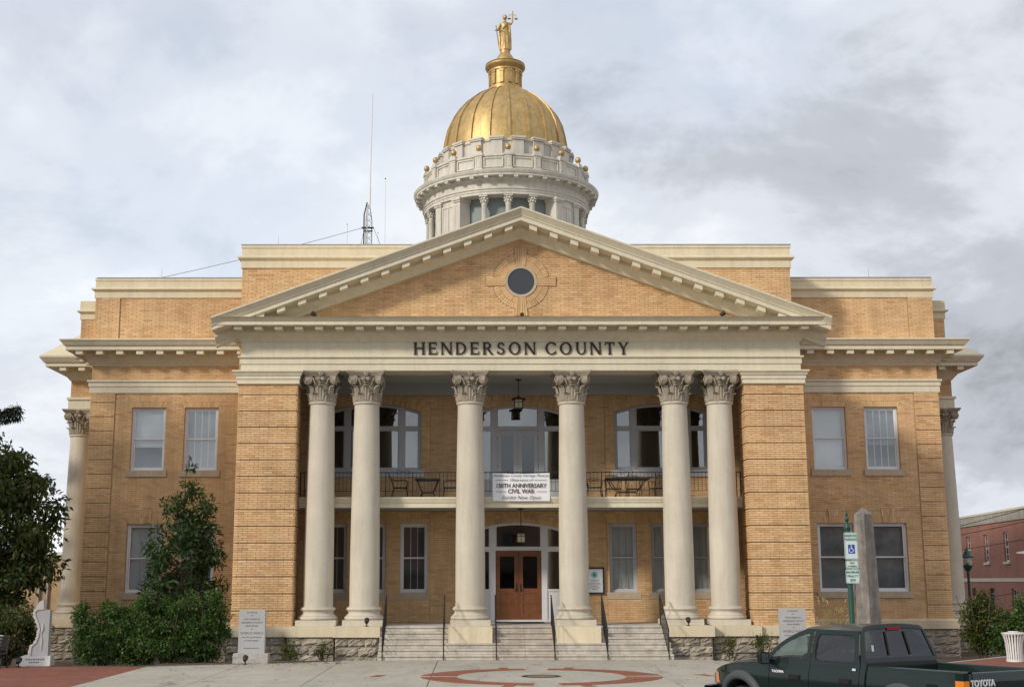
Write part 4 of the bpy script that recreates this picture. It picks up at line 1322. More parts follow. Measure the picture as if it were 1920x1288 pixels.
# dome in 20 ribbed gores
dp = [(3.02, 22.5), (3.00, 22.9), (2.93, 23.35), (2.79, 23.95), (2.58, 24.4), (2.30, 24.82), (1.95, 25.22), (1.55, 25.56), (1.15, 25.80), (0.80, 25.97), (0.6, 26.04)]
dome = MB()
NR = 20
vsx = []
for r, z in dp:
    for i in range(NR * 4):
        a = 2 * PI * i / (NR * 4)
        fl = r * (1 if i % 4 == 0 else 0.994)
        vsx.append((DX + fl * math.sin(a), DY - fl * math.cos(a), z))
n4 = NR * 4
dome.add(vsx, [(j * n4 + i, j * n4 + (i + 1) % n4, (j + 1) * n4 + (i + 1) % n4, (j + 1) * n4 + i) for j in range(len(dp) - 1) for i in range(n4)])
DOME = dome.build('dome', 'gold', CH, True)
rib = MB()
rows = []
for r, z in dp[:-1]:
    w = 0.03 + 0.025 * r / 3
    rows.append([(-w, -r + 0.05, z), (-w, -r - 0.06, z + 0.01), (w, -r - 0.06, z + 0.01), (w, -r + 0.05, z)])
rib.loft(rows, closed=True)
ribm = rib.mesh('rib', MT['gold'])
for k in range(NR):
    inst('rib', ribm, DOME, (DX, DY, 0), (0, 0, 2 * PI * k / NR + 0.03))
lan = dl([(0.84, 25.92), (0.84, 26.12), (0.79, 26.16), (0.76, 26.2), (0.76, 26.88), (0.82, 26.92), (0.82, 27.0), (0.87, 27.05), (0.95, 27.12), (0.99, 27.18), (0.99, 27.26), (0.94, 27.28), (0.97, 27.34), (0.90, 27.38), (0.50, 27.42), (0.50, 27.48)], 48).build('lantern', 'gold', CH, True)
lp_ = MB().box(-0.09, 0.09, -0.05, 0.05, 26.2, 26.78).box(-0.115, 0.115, -0.07, 0.05, 26.78, 26.88).mesh('pilaster', MT['gold'])
lpan = MB().box(-0.05, 0.05, -0.012, 0.02, 26.26, 26.76).mesh('slot', M('gold_recess', (0.30, 0.18, 0.05), 0.5, metal=0.6))
for k in range(12):
    a = 2 * PI * (k + .5) / 12
    inst('pilaster', lp_, lan, (DX + 0.775 * math.sin(a), DY - .775 * math.cos(a), 0), (0, 0, a))
dl([(0.48, 27.44), (0.48, 27.56), (0.45, 27.66), (0.38, 27.78), (0.30, 27.90), (0.27, 27.94), (0.25, 27.95), (0.25, 28.12), (0.27, 28.13), (0.27, 28.17), (0.001, 28.17)], 32).build('lantern_cap', 'gold', lan, True)
# drum piers and columns
pj = MB()
for s in (-1, 1):
    pj.box(s * 0.62 - 0.18, s * 0.62 + 0.18, -0.36, 0.3, 0, 2.55); pj.box(s * .62 - .23, s * .62 + .23, -.41, .3, 2.55, 2.63); pj.box(s * .62 - .27, s * .62 + .27, -.46, .3, 2.63, 2.74); pj.box(s * .62 - .22, s * .62 + .22, -.40, .3, 0, .2)
    for (xa, xb, za, zb) in ((-.13, -.10, .4, 2.4), (.10, .13, .4, 2.4), (-.10, .10, 2.37, 2.4), (-.10, .10, .4, .43)):
        pj.box(s * .62 + xa, s * .62 + xb, -.372, -.355, za, zb)
pj.box(-0.45, 0.45, -0.30, 0.3, 0, 2.74)
for (xa, xb, za, zb) in ((-.40, -.35, .3, 2.45), (.35, .40, .3, 2.45), (-.03, .03, .3, 2.45), (-.35, -.03, 2.40, 2.45), (.03, .35, 2.40, 2.45)):
    pj.box(xa, xb, -.33, -.295, za, zb)
pjm = pj.mesh('drum_pier', MT['drum'])
dcol = MB().lathe([(0.17, 0), (0.17, 0.08), (0.15, 0.14), (0.135, 0.2), (0.12, 2.28), (0.14, 2.31), (0.14, 2.34), (0.11, 2.35), (0.12, 2.5), (0.17, 2.66)], 18).box(-.20, .20, -.20, .20, 2.66, 2.74)
for q in range(8):
    for hh, rr in ((2.46, 0.155), (2.58, .175)):
        a = 2 * PI * (q + (0.5 if hh > 2.5 else 0)) / 8
        dcol.ball((rr * math.cos(a), rr * math.sin(a), hh), 0.045, 6, 4, (1, 1, 1.3))
dcolm = dcol.mesh('drum_column', MT['drum'], True)
for q in range(4):
    a = PI / 2 * q + PI / 4
    inst('drum_pier', pjm, CH, (DX + 3.55 * math.sin(a), DY - 3.55 * math.cos(a), 16.85), (0, 0, a))
    for t in (-17, 0, 17):
        a = PI / 2 * q + R(t)
        inst('drum_column', dcolm, CH, (DX + 3.72 * math.sin(a), DY - 3.72 * math.cos(a), 16.85), (0, 0, a))
o = BK.build('brickwork', 'brick', CH, kind='stuff', recalc=False)
# ---- lettering on the frieze: drawn strokes with small serifs -------------------
def glyph(ch):
    """strokes in a box 1 high: list of polygons"""
    T, t, s = 0.155, 0.10, 0.05          # thick stem, thin stroke, serif reach
    P = []
    def stem(x, w=T, z0=0, z1=1):
        P.append([(x - w / 2, z0), (x + w / 2, z0), (x + w / 2, z1), (x - w / 2, z1)])
    def serif(x, z, w=T):
        h = 0.045
        P.append([(x - w / 2 - s, z), (x + w / 2 + s, z), (x + w / 2 + s, z + h), (x - w / 2 - s, z + h)])
    def bar(x0, x1, z, h=t):
        P.append([(x0, z), (x1, z), (x1, z + h), (x0, z + h)])
    def diag(x0, z0, x1, z1, w):
        P.append([(x0 - w / 2, z0), (x0 + w / 2, z0), (x1 + w / 2, z1), (x1 - w / 2, z1)])
    def arc(cx, cz, rx, rz, a0, a1, w0, w1, n=14):
        for i in range(n):
            a, b = R(a0 + (a1 - a0) * i / n), R(a0 + (a1 - a0) * (i + 1) / n)
            wa = w0 + (w1 - w0) * abs(math.cos(a)); wb = w0 + (w1 - w0) * abs(math.cos(b))
            P.append([(cx + rx * math.cos(a), cz + rz * math.sin(a)), (cx + rx * math.cos(b), cz + rz * math.sin(b)), (cx + (rx - wb) * math.cos(b), cz + (rz - wb) * math.sin(b)), (cx + (rx - wa) * math.cos(a), cz + (rz - wa) * math.sin(a))])
    W = 0.7
    if ch == 'H':
        stem(.10); stem(.66); bar(.17, .59, .47)
        for x in (.10, .66): serif(x, 0); serif(x, .955)
        W = .76
    elif ch == 'E':
        stem(.10); bar(.17, .56, .9); bar(.17, .50, .47); bar(.17, .60, 0); serif(.10, 0); serif(.10, .955)
        P.append([(.52, .74), (.57, .74), (.57, .9), (.52, .9)]); P.append([(.55, .1), (.60, .1), (.62, .26), (.57, .26)])
        W = .62
    elif ch == 'N':
        stem(.08, t); stem(.70, t); diag(.10, 1, .68, 0, T * 1.15); serif(.08, 0, t); serif(.70, .955, t); serif(.06, .955, t)
        W = .78
    elif ch == 'D':
        stem(.10); serif(.10, 0, T); serif(.10, .955, T); arc(.26, .5, .48, .5, -90, 90, t * .8, T); bar(.17, .27, .92, .08); bar(.17, .27, 0, .08)
        W = .76
    elif ch == 'R':
        stem(.10); serif(.10, 0); serif(.10, .955); arc(.32, .74, .26, .26, -90, 90, t * .8, T); bar(.17, .33, .92, .08); bar(.17, .33, .48, .08); diag(.34, .5, .62, 0, T); serif(.64, 0, .10)
        W = .70
    elif ch == 'S':
        arc(.30, .74, .25, .26, 25, 270, t * .8, T * .9); arc(.30, .27, .27, .27, -155, 90, t * .8, T * .9)
        P.append([(.48, .70), (.54, .70), (.54, .92), (.50, .92)]); P.append([(.03, .08), (.07, .08), (.09, .30), (.03, .30)])
        W = .58
    elif ch == 'O':
        arc(.43, .5, .43, .52, 0, 360, t * .8, T * 1.05, 26); W = .86
    elif ch == 'C':
        arc(.43, .5, .43, .52, 48, 312, t * .8, T * 1.05, 22)
        P.append([(.69, .70), (.75, .70), (.75, .95), (.70, .93)]); P.append([(.69, .30), (.75, .30), (.75, .05), (.70, .07)])
        W = .76
    elif ch == 'U':
        stem(.12, T, .36, 1); stem(.66, t, .36, 1); arc(.395, .38, .335, .40, 180, 360, t * .8, T * .9); serif(.12, .955); serif(.66, .955, t); W = .76
    elif ch == 'T':
        stem(.34); bar(.0, .68, .91, .09); serif(.34, 0); P.append([(0, .74), (.05, .74), (.07, .91), (0, .91)]); P.append([(.68, .74), (.63, .74), (.61, .91), (.68, .91)]); W = .68
    elif ch == 'Y':
        stem(.36, T, 0, .47); diag(.36, .42, .10, 1, T); diag(.36, .42, .63, 1, t); serif(.36, 0); serif(.10, .955, .12); serif(.64, .955, .08); W = .72
    return P, W
LH = 0.415
def layout(word, gap):
    x = 0; out = []
    for ch in word:
        if ch == ' ':
            x += 0.42; continue
        P, w = glyph(ch)
        out.append((ch, x, P)); x += w + gap
    return out, x - gap
lay, tot = layout('HENDERSON COUNTY', 0.27)
kx = 7.33 / (tot * LH)
for ch, x, P in lay:
    m = MB()
    for q, poly in enumerate(P):
        yf = -0.045 - 0.0003 * (q % 5)
        m.prism([(-3.655 + (x + p[0]) * LH * kx, 9.985 + p[1] * LH) for p in poly], yf, -0.004 + 0.0002 * (q % 3))
    m.build('letter', 'bronze', ENT)
# ---- people-scale fittings of the building front -------------------------------
for i, (x, lab) in enumerate(((-4.5, 'black stair railing at the far left of the steps, beside the stone pedestal'), (-2.58, 'black stair railing left of the left middle column block'), (-0.92, 'black stair railing on the left side of the central steps'), (0.92, 'black stair railing on the right side of the central steps'), (2.58, 'black stair railing right of the right middle column block'), (4.5, 'black stair railing at the far right of the steps, beside the stone pedestal'))):
    t = empty('stair_railing', lab, 'railing', (x, -1.85, GZ), 0, 'iron railings on the front steps')
    y0, y1 = 0.0, 1.75
    zt0, zt1 = 0.92, 1.98
    MB().tube([(0, y0, 0.0), (0, y0, zt0)], 0.018, 6).build('post', 'iron', t)
    MB().tube([(0, y1, 0.985), (0, y1, zt1)], 0.018, 6).build('post', 'iron', t)
    MB().tube([(0, y0 - .03, zt0 - .02), (0, y0, zt0), (0, y1, zt1), (0, y1 + 0.10, zt1)], 0.022, 6).build('handrail', 'iron', t)
    MB().tube([(0, y0, 0.14), (0, y1, 1.15)], 0.012, 5).build('lower_rail', 'iron', t)
    for k in range(1, 12):
        f = k / 12; y = y0 + (y1 - y0) * f
        MB().tube([(0, y, 0.14 + 1.01 * f), (0, y, zt0 + (zt1 - zt0) * f)], 0.008, 4).build('baluster', 'iron', t)
# ------------------------------------------------------------------ things on the building
# banner
bn = MB(); rows = []
for j in range(13):
    row = []
    for i in range(25):
        u, v = i / 24, j / 12
        y = 0.935 + 0.012 * math.sin(u * 9 + v * 3) * (1 - v) + 0.02 * math.sin(PI * u) * math.sin(PI * v * 0.9) * -1
        sag = -0.03 * math.sin(PI * u) * (v ** 2)
        row.append((-0.97 + 1.95 * u, y, 5.07 + 0.96 * v + sag))
    rows.append(row)
bn.loft(rows, closed=False, cap=False)
BN = tag(bn.build('banner', 'paper', None, True), 'white printed banner hanging on the balcony railing', 'banner')
def line(txt, size, x, z, mat, parent, y, xs=1.0, bold=0.0, shear=0.0, name='lettering'):
    m = text_mb(txt, size, 'CENTER', 0.0, bold, xs, shear)
    move(m, (x, y, z))
    return m.build(name, mat, parent, recalc=False)
BY = 0.898
line('Henderson County Heritage Museum', 0.125, 0.0, 5.90, 'ink', BN, BY, 1.0, 0, 0.25)
line('Observance of', 0.13, 0.0, 5.745, 'ink', BN, BY, 1.0, 0, 0.3)
line('150TH ANNIVERSARY', 0.205, 0.0, 5.525, 'ink', BN, BY, 0.88, 0.004)
line('CIVIL WAR', 0.205, 0.0, 5.335, 'inkred', BN, BY, 0.9, 0.004)
line('Exhibit Now Open', 0.165, 0.0, 5.135, 'ink', BN, BY, 1.05, 0, 0.3)
for (xa, xb, z) in ((-0.88, -0.44, 5.775), (0.44, 0.88, 5.775), (-0.88, -0.52, 5.385), (0.52, 0.88, 5.385)):
    MB().box(xa, xb, BY - .001, BY, z, z + 0.014).build('ruled_line', 'inkred', BN)
# hanging lanterns
def hang_lantern(x, y, ztop, zroof, label):
    t = empty('hanging_lantern', label, 'lantern', (x, y, ztop), 0, 'porch lanterns')
    MB().lathe([(0.001, 0), (0.11, 0), (0.11, -0.03), (0.03, -0.05), (0.001, -0.05)], 16).build('ceiling_plate', 'bronze', t)
    d = ztop - zroof
    MB().tube([(0, 0, -0.04), (0, 0, -d)], 0.014, 6).build('stem', 'bronze', t)
    MB().loft([[(sx * w, sy_2 * w, z) for sx, sy_2 in ((-1, -1), (1, -1), (1, 1), (-1, 1))] for w, z in ((0.03, -d + 0.04), (0.06, -d), (0.24, -d - 0.07), (0.25, -d - 0.09))]).build('roof', 'bronze', t)
    c = MB()
    for sx_ in (-1, 1):
        for sy__ in (-1, 1):
            c.box(sx_ * .15 - .012, sx_ * .15 + .012, sy__ * .15 - .012, sy__ * .15 + .012, -d - .40, -d - .09)
    for k in (-1, 1):
        c.box(-.138, .138, k * .15 - .008, k * .15 + .008, -d - .2, -d - .185); c.box(k * .15 - .008, k * .15 + .008, -.138, .138, -d - .2, -d - .185)
        c.box(-.006, .006, k * .15 - .006, k * .15 + .006, -d - .39, -d - .09)
    c.box(-.165, .165, -.165, .165, -d - .42, -d - .40)
    c.build('cage', 'bronze', t)
    MB().box(-.125, .125, -.125, .125, -d - .395, -d - .095).build('glass_box', 'shade', t)
hang_lantern(-0.01, 2.4, 9.50, 8.86, 'dark lantern hanging from the upper porch ceiling above the balcony door')
hang_lantern(0.04, 2.4, 4.90, 4.12, 'dark lantern hanging under the balcony before the wooden entrance doors')
# patio furniture
def patio_chair(x, y, rz, label):
    t = empty('patio_chair', label, 'chair', (x, y, 5.17), rz, 'iron chairs on the balcony')
    se = MB().box(-.25, .25, -.23, .25, .42, .445)
    se.build('seat', 'iron', t)
    bk = MB(); rows = []
    for j in range(7):
        v = j / 6; z = .45 + .5 * v; yy = -.23 - .20 * v ** 1.3
        rows.append([(-.25 * (1 - .25 * v ** 4), yy, z), (.25 * (1 - .25 * v ** 4), yy, z)])
    fr = MB().tube([r[0] for r in rows] + [r[1] for r in reversed(rows)], .014, 6); fr.build('back_frame', 'iron', t)
    for k in range(9):
        u = k / 8
        MB().tube([tuple(r[0][i] + (r[1][i] - r[0][i]) * (0.1 + .8 * u) for i in range(3)) for r in rows], .006, 4).build('back_slat', 'iron', t)
    for s in (-1, 1):
        MB().tube([(s * .27, -.33, .72), (s * .28, -.1, .68), (s * .28, .12, .70), (s * .27, .26, .66), (s * .26, .25, .52), (s * .25, .22, .43)], .013, 6).build('arm', 'iron', t)
        MB().tube([(s * .25, .23, .43), (s * .25, .25, .2), (s * .26, .29, 0.0)], .014, 6).build('leg', 'iron', t)
        MB().tube([(s * .24, -.22, .43), (s * .25, -.27, .2), (s * .26, -.36, 0.0)], .014, 6).build('leg', 'iron', t)
def patio_table(x, y, w, label):
    t = empty('patio_table', label, 'table', (x, y, 5.17), 0, 'iron tables on the balcony')
    tp = MB()
    for k in range(9):
        yy = -.4 + .1 * k; tp.box(-w / 2 + .03, w / 2 - .03, yy - .02, yy + .02, .705, .715)
    tp.box(-w / 2, w / 2, -.45, -.42, .69, .73); tp.box(-w / 2, w / 2, .42, .45, .69, .73); tp.box(-w / 2, -w / 2 + .03, -.42, .42, .691, .729); tp.box(w / 2 - .03, w / 2, -.42, .42, .691, .729)
    tp.build('table_top', 'iron', t)
    for sx_ in (-1, 1):
        for sy2 in (-1, 1):
            MB().tube([(sx_ * w * .42, sy2 * .36, .7), (sx_ * w * .34, sy2 * .30, .5), (sx_ * w * .22, sy2 * .22, .28), (sx_ * w * .26, sy2 * .26, .12), (sx_ * w * .34, sy2 * .34, 0)], .016, 6).build('leg', 'iron', t)
    MB().box(-w * .2, w * .2, -.2, .2, .25, .27).build('shelf', 'iron', t)
patio_table(-3.23, 2.0, 0.88, 'square black iron table on the left part of the balcony')
patio_chair(-4.2, 2.05, -PI / 2, 'black iron armchair left of the left balcony table, facing right')
patio_chair(-2.42, 2.1, PI / 2, 'black iron armchair right of the left balcony table, half behind a column')
patio_table(3.75, 1.95, 1.55, 'long black iron table on the right part of the balcony')
patio_chair(2.62, 2.05, -PI / 2, 'black iron armchair left of the long right balcony table, beside a column')
patio_chair(4.95, 2.55, R(150), 'black iron armchair right of the long balcony table, back turned towards the railing')
patio_chair(3.35, 2.75, PI, 'black iron armchair behind the left half of the long balcony table')
patio_chair(4.1, 2.8, PI, 'black iron armchair behind the right half of the long balcony table')
# notice board by the door
t = empty('notice_board', 'framed white notice with round teal emblem right of the entrance', 'notice board', (2.72, 3.75, 1.92))
fr = MB().box(-.36, -.30, -.05, 0, 0, .95); fr.box(.30, .36, -.05, 0, 0, .95); fr.box(-.30, .30, -.049, -.001, 0, .06); fr.box(-.30, .30, -.049, -.001, .89, .95)
fr.build('frame', 'bronze', t)
MB().box(-.30, .30, -.02, -.001, .06, .89).build('sheet', M('notice_paper', (0.66, 0.70, 0.74), 0.5), t)
MB().lathe([(.001, 0), (.115, 0)], 24).xf(Matrix.Translation((0.0, -.0225, .68)) @ Matrix.Rotation(PI / 2, 4, 'X')).build('emblem', 'teal', t)
MB().lathe([(.075, 0), (.088, 0)], 24).xf(Matrix.Translation((0.0, -.0245, .68)) @ Matrix.Rotation(PI / 2, 4, 'X')).build('emblem_ring', 'paper', t)
for k in range(7):
    w = (.17, .12, .2, .24, .14, .2, .1)[k]
    MB().box(-w, w, -.0232, -.0225, .49 - k * .055, .505 - k * .055).build('printed_line', 'ink' if k % 3 else 'inkred', t)
# door mat
tag(MB().box(-.85, .85, 2.4, 3.5, .946, .962).build('door_mat', 'black'), 'black rubber mat before the wooden entrance doors', 'mat')
# floodlights on pedestals and cornice
def floodlight(x, y, z, aim, label, k=1.0):
    t = empty('floodlight', label, 'floodlight', (x, y, z), aim, 'small floodlights')
    MB().lathe([(.07 * k, 0), (.07 * k, .02 * k), (.02 * k, .03 * k), (.02 * k, .12 * k)], 10).build('stand', 'bronze', t)
    h = MB().lathe([(.001, -.10), (.05, -.09), (.075, -.02), (.085, .08), (.07, .08), (.001, .06)], 12)
    h.xf(Matrix.Translation((0, 0, .17 * k)) @ Matrix.Rotation(R(-55), 4, 'X') @ Matrix.Scale(k, 4)); h.build('head', 'bronze', t)
floodlight(-5.1, -0.55, 0.948, 0, 'small dark floodlight standing on the left stone pedestal')
floodlight(5.35, -0.55, 0.948, 0, 'small dark floodlight standing on the right stone pedestal')
floodlight(-7.05, -0.5, 11.125, R(90), 'tiny floodlight on the cornice under the left pediment slope')
floodlight(6.85, -0.5, 11.125, R(-90), 'tiny floodlight on the cornice under the right pediment slope')
floodlight(0.03, -0.45, 11.125, R(180), 'tiny floodlight on the cornice under the round window', 0.8)
floodlight(-8.47, -3.62, GZ, 0, 'small dark floodlight in front of the left war memorial base')
floodlight(-14.95, -4.45, GZ, 0, 'small dark floodlight before the rough-edged memorial stone')
# statue
def statue():
    t = empty('statue', 'gilded figure of justice holding scales and sword atop the dome', 'statue', (DX, DY, 28.17))
    m = MB(); n = 22
    def ringf(z, rx, ry, cx=0, cyy=0, fold=0.0, ph=0):
        return [(cx + rx * math.cos(2 * PI * i / n) * (1 + fold * math.cos(7 * 2 * PI * i / n + ph)), cyy + ry * math.sin(2 * PI * i / n) * (1 + fold * math.cos(7 * 2 * PI * i / n + ph)), z) for i in range(n)]
    secs = [(0.0, .25, .21, .02, 0, .13, 0), (.15, .24, .20, .02, 0, .14, .3), (.40, .23, .19, .025, -.01, .12, .7), (.62, .225, .185, .02, -.02, .10, 1.0), (.80, .22, .18, 0, -.02, .08, 1.3), (.92, .215, .17, -.01, 0, .05, 1.5), (1.04, .165, .13, -.015, 0, .02, 0), (1.15, .175, .125, -.01, 0, .02, 0), (1.28, .195, .135, 0, -.01, .01, 0), (1.40, .205, .115, 0, 0, 0, 0), (1.46, .14, .08, 0, 0, 0, 0), (1.50, .065, .06, 0, 0, 0, 0), (1.56, .058, .058, 0, -.01, 0, 0)]
    m.loft([ringf(z, rx, ry, cx, c2, f, p) for z, rx, ry, cx, c2, f, p in secs])
    m.ball((0, -.015, 1.69), .115, 14, 10, (.86, .98, 1.18))                      # head
    m.ball((0, .02, 1.74), .125, 14, 10, (.95, 1.05, 1.05))                       # hair
    m.ball((0, .10, 1.66), .07, 10, 7)
    m.ball((0, -.125, 1.68), .022, 8, 6, (.8, 1, 1.4))                            # nose
    m.tube([(.22, -.05, 1.30), (.24, .02, .9), (.26, .05, .45), (.27, .05, .02)], [.05, .07, .07, .06], 8)
    m.tube([(-.2, .02, 1.30), (-.24, .05, .9), (-.25, .06, .45), (-.24, .06, .02)], [.05, .06, .065, .06], 8)
    m.tube([(.19, 0, 1.39), (.30, -.02, 1.36), (.36, -.04, 1.46), (.375, -.06, 1.64), (.38, -.07, 1.86)], [.075, .062, .052, .045, .036], 10)   # raised arm
    m.ball((.38, -.07, 1.90), .05, 8, 6, (1, .8, 1.2))
    m.tube([(-.19, 0, 1.39), (-.29, -.02, 1.22), (-.33, -.05, 1.02), (-.37, -.12, .98), (-.42, -.17, 1.0)], [.075, .06, .052, .045, .038], 10)  # arm on the sword
    m.ball((-.43, -.18, 1.0), .045, 8, 6)
    m.tube([(-.2, -.1, 1.02), (-.05, -.2, .92), (.12, -.2, .72), (.2, -.12, .45)], [.05, .055, .05, .04], 8)       # drapery roll
    m.tube([(.1, -.1, 1.38), (-.02, -.15, 1.2), (-.14, -.12, 1.04)], [.04, .045, .04], 8)
    me = bpy.data.meshes.new('tmp'); me.from_pydata(m.v, [], m.f)
    to = bpy.data.objects.new('tmp', me); COL.objects.link(to)
    md = to.modifiers.new('r', 'REMESH'); md.mode = 'VOXEL'; md.voxel_size = 0.016; md.use_smooth_shade = True
    dg = bpy.context.evaluated_depsgraph_get()
    me2 = bpy.data.meshes.new_from_object(to.evaluated_get(dg))
    bpy.data.objects.remove(to); bpy.data.meshes.remove(me)
    me2.materials.clear(); me2.materials.append(MT['gold'])
    inst('figure', me2, t)
    s = MB().tube([(-.44, -.19, 1.16), (-.42, -.18, .98), (-.30, -.16, .02)], [.02, .026, .02], 6)
    s.tube([(-.53, -.20, .93), (-.33, -.18, .97)], .02, 6); s.ball((-.445, -.19, 1.18), .035, 8, 6)
    s.build('sword', 'gold', t)
    b = MB().tube([(.20, -.10, 1.80), (.38, -.09, 1.82), (.56, -.08, 1.79)], .014, 6); b.tube([(.38, -.08, 1.82), (.38, -.08, 1.99)], .014, 6); b.ball((.38, -.08, 2.0), .03, 8, 6)
    for x, z in ((.21, 1.80), (.555, 1.79)):
        for dx in (-.07, .07):
            b.tube([(x, -.09, z), (x + dx, -.09, z - .19)], .005, 4)
        b.lathe([(.001, z - .225), (.06, z - .215), (.09, z - .19), (.001, z - .195)], 12, x, -.09)
    b.build('scales', 'gold', t, True)
statue()
# radio mast and whip aerials behind the parapet
t = empty('radio_mast', 'lattice radio mast with tall whip aerial behind the left parapet', 'radio mast', (-6.46, 14, 14.4))
lg = []
for k in range(3):
    a = 2 * PI * k / 3 + .3
    lg.append((.17 * math.cos(a), .17 * math.sin(a)))
tapz = lambda z: 1.0 if z < 4.35 else max(.28, 1 - (z - 4.35) / .9 * .72)
for x, y in lg:
    MB().tube([(x, y, 0), (x, y, 4.35), (x * .28, y * .28, 5.1)], .022, 5).build('leg', 'steel', t)
br = MB(); nz = 17
for j in range(nz):
    za, zb = j * .28, (j + 1) * .28
    for k in range(3):
        (xa, ya), (xb, yb) = lg[k], lg[(k + 1) % 3]
        p, q = ((xa * tapz(za), ya * tapz(za), za), (xb * tapz(zb), yb * tapz(zb), zb))
        br.tube([p, q], .008, 4); br.tube([(xb * tapz(za), yb * tapz(za), za), (xa * tapz(zb), ya * tapz(zb), zb)], .008, 4)
br.build('bracing', 'steel', t)
MB().box(-.30, .26, -.03, .03, 3.95, 4.02).box(-.22, .20, -.03, .03, 3.80, 3.86).build('guy_bracket', 'iron', t)
MB().tube([(-.19, -.05, 0), (-.19, -.05, 4.6), (-.06, 0, 5.2)], .03, 6).build('cable_run', 'iron', t)
MB().tube([(.05, 0, 4.9), (.06, 0, 5.9)], .045, 8).build('aerial_base', 'whitepaint', t)
MB().tube([(.06, 0, 5.8), (.12, 0, 10.5)], [.032, .022], 6).build('whip', 'whitepaint', t)
for i, (x, h, lab) in enumerate(((-5.69, 6.35, 'thin white whip aerial standing right of the lattice mast'), (-7.42, 4.15, 'short thin rod aerial left of the lattice mast'), (-6.0, 3.75, 'shortest thin rod between the lattice mast and the white whip'))):
    t = empty('whip_aerial', lab, 'aerial', (x, 14, 14.4), 0, 'aerials on the roof')
    MB().tube([(0, 0, 0), (0, 0, h)], [.022, .014] if i == 0 else [.012, .008], 5).build('whip', 'whitepaint' if i == 0 else 'steel', t)
    MB().ball((0, 0, h), .035 if i == 0 else .025, 8, 5).build('tip', 'iron', t)
def wire(name, label, pts, r, mat='iron'):
    return tag(MB().tube(pts, r, 5).build(name, mat), label, 'wire', 'overhead wires')
def sagged(a, b, s, n=12):
    a, b = Vector(a), Vector(b)
    return [tuple(a.lerp(b, i / n) - Vector((0, 0, s * 4 * (i / n) * (1 - i / n)))) for i in range(n + 1)]
wire('guy_wire', 'thin guy wire running left from the mast over the left parapet', sagged((-6.74, 14, 18.38), (-15.6, 7.2, 14.1), .1), .010)
wire('guy_wire', 'short guy wire going down left of the mast', sagged((-6.66, 14, 18.2), (-7.15, 12, 14.4), .0), .010)
wire('guy_wire', 'short guy wire going down right of the mast', sagged((-6.2, 14, 18.35), (-4.6, 14, 14.4), .0), .010)
for x, y, z, lab in ((-13.9, 6.1, 14.12, 'lightning rod on the left wing parapet'), (14.0, 6.1, 14.12, 'lightning rod on the right wing parapet'), (-9.0, 3.9, 14.87, 'lightning rod on the left end of the centre parapet')):
    t = empty('lightning_rod', lab, 'lightning rod', (x, y, z), 0, 'lightning rods')
    MB().tube([(0, 0, 0), (0, 0, .42)], [.012, .006], 5).build('rod', 'steel', t); MB().lathe([(.04, 0), (.04, .02), (.015, .04)], 8).build('foot', 'steel', t)

# ------------------------------------------------------------------ monuments
def tablet(x, y, lines, label, w=0.80, h=1.30, bh=0.30):
    t = empty('memorial_tablet', label, 'memorial', (x, y, GZ), 0, 'war memorial tablets')
    rq2 = random.Random(int(x * 10) + 99)
    b = MB(); hw = w / 2 + .13; rows = []
    for z in (0, .1, .2, bh):
        rows.append([(sx_ * hw + rq2.uniform(-.015, .015), sy2 * .23 + rq2.uniform(-.015, .015), z) for sx_, sy2 in ((-1, -1), (-.5, -1), (0, -1), (.5, -1), (1, -1), (1, 1), (0, 1), (-1, 1))])
    b.loft(rows); b.build('base', 'roughgranite', t)
    c = .07
    pts = [(-w / 2, bh), (w / 2, bh), (w / 2, bh + h - c), (w / 2 - .02, bh + h - .02), (w / 2 - c, bh + h), (-w / 2 + c, bh + h), (-w / 2 + .02, bh + h - .02), (-w / 2, bh + h - c)]
    s = MB().prism(pts, -.11, .11).build('slab', 'granite', t)
    for txt, size, z in lines:
        line(txt, size, 0, bh + z, 'incise', s, -.1125, 1.0, 0.0015, 0, 'inscription')
    return t
tablet(-8.38, -3.05, [('IN HONOR', .062, 1.19), ('OF', .05, 1.10), ('THE CITIZENS OF', .062, .99), ('HENDERSON COUNTY', .062, .89), ('WHO SERVED', .062, .79), ('IN', .05, .70), ('WORLD WAR II', .098, .565), ('AND FOR THE SACRIFICES', .05, .46), ('OF THEIR FAMILIES', .05, .36), ('THIS MEMORIAL DEDICATED', .036, .14)], 'grey granite tablet inscribed WORLD WAR II left of the steps')
tablet(8.23, -2.6, [('IN HONOR', .062, 1.19), ('OF', .05, 1.10), ('THE CITIZENS OF', .062, .99), ('HENDERSON COUNTY', .062, .89), ('WHO SERVED', .062, .79), ('IN', .05, .70), ('WORLD WAR I', .098, .565), ('AND FOR THE SACRIFICES', .05, .46), ('OF THEIR FAMILIES', .05, .36)], 'grey granite tablet inscribed WORLD WAR I, partly hidden by the pickup')
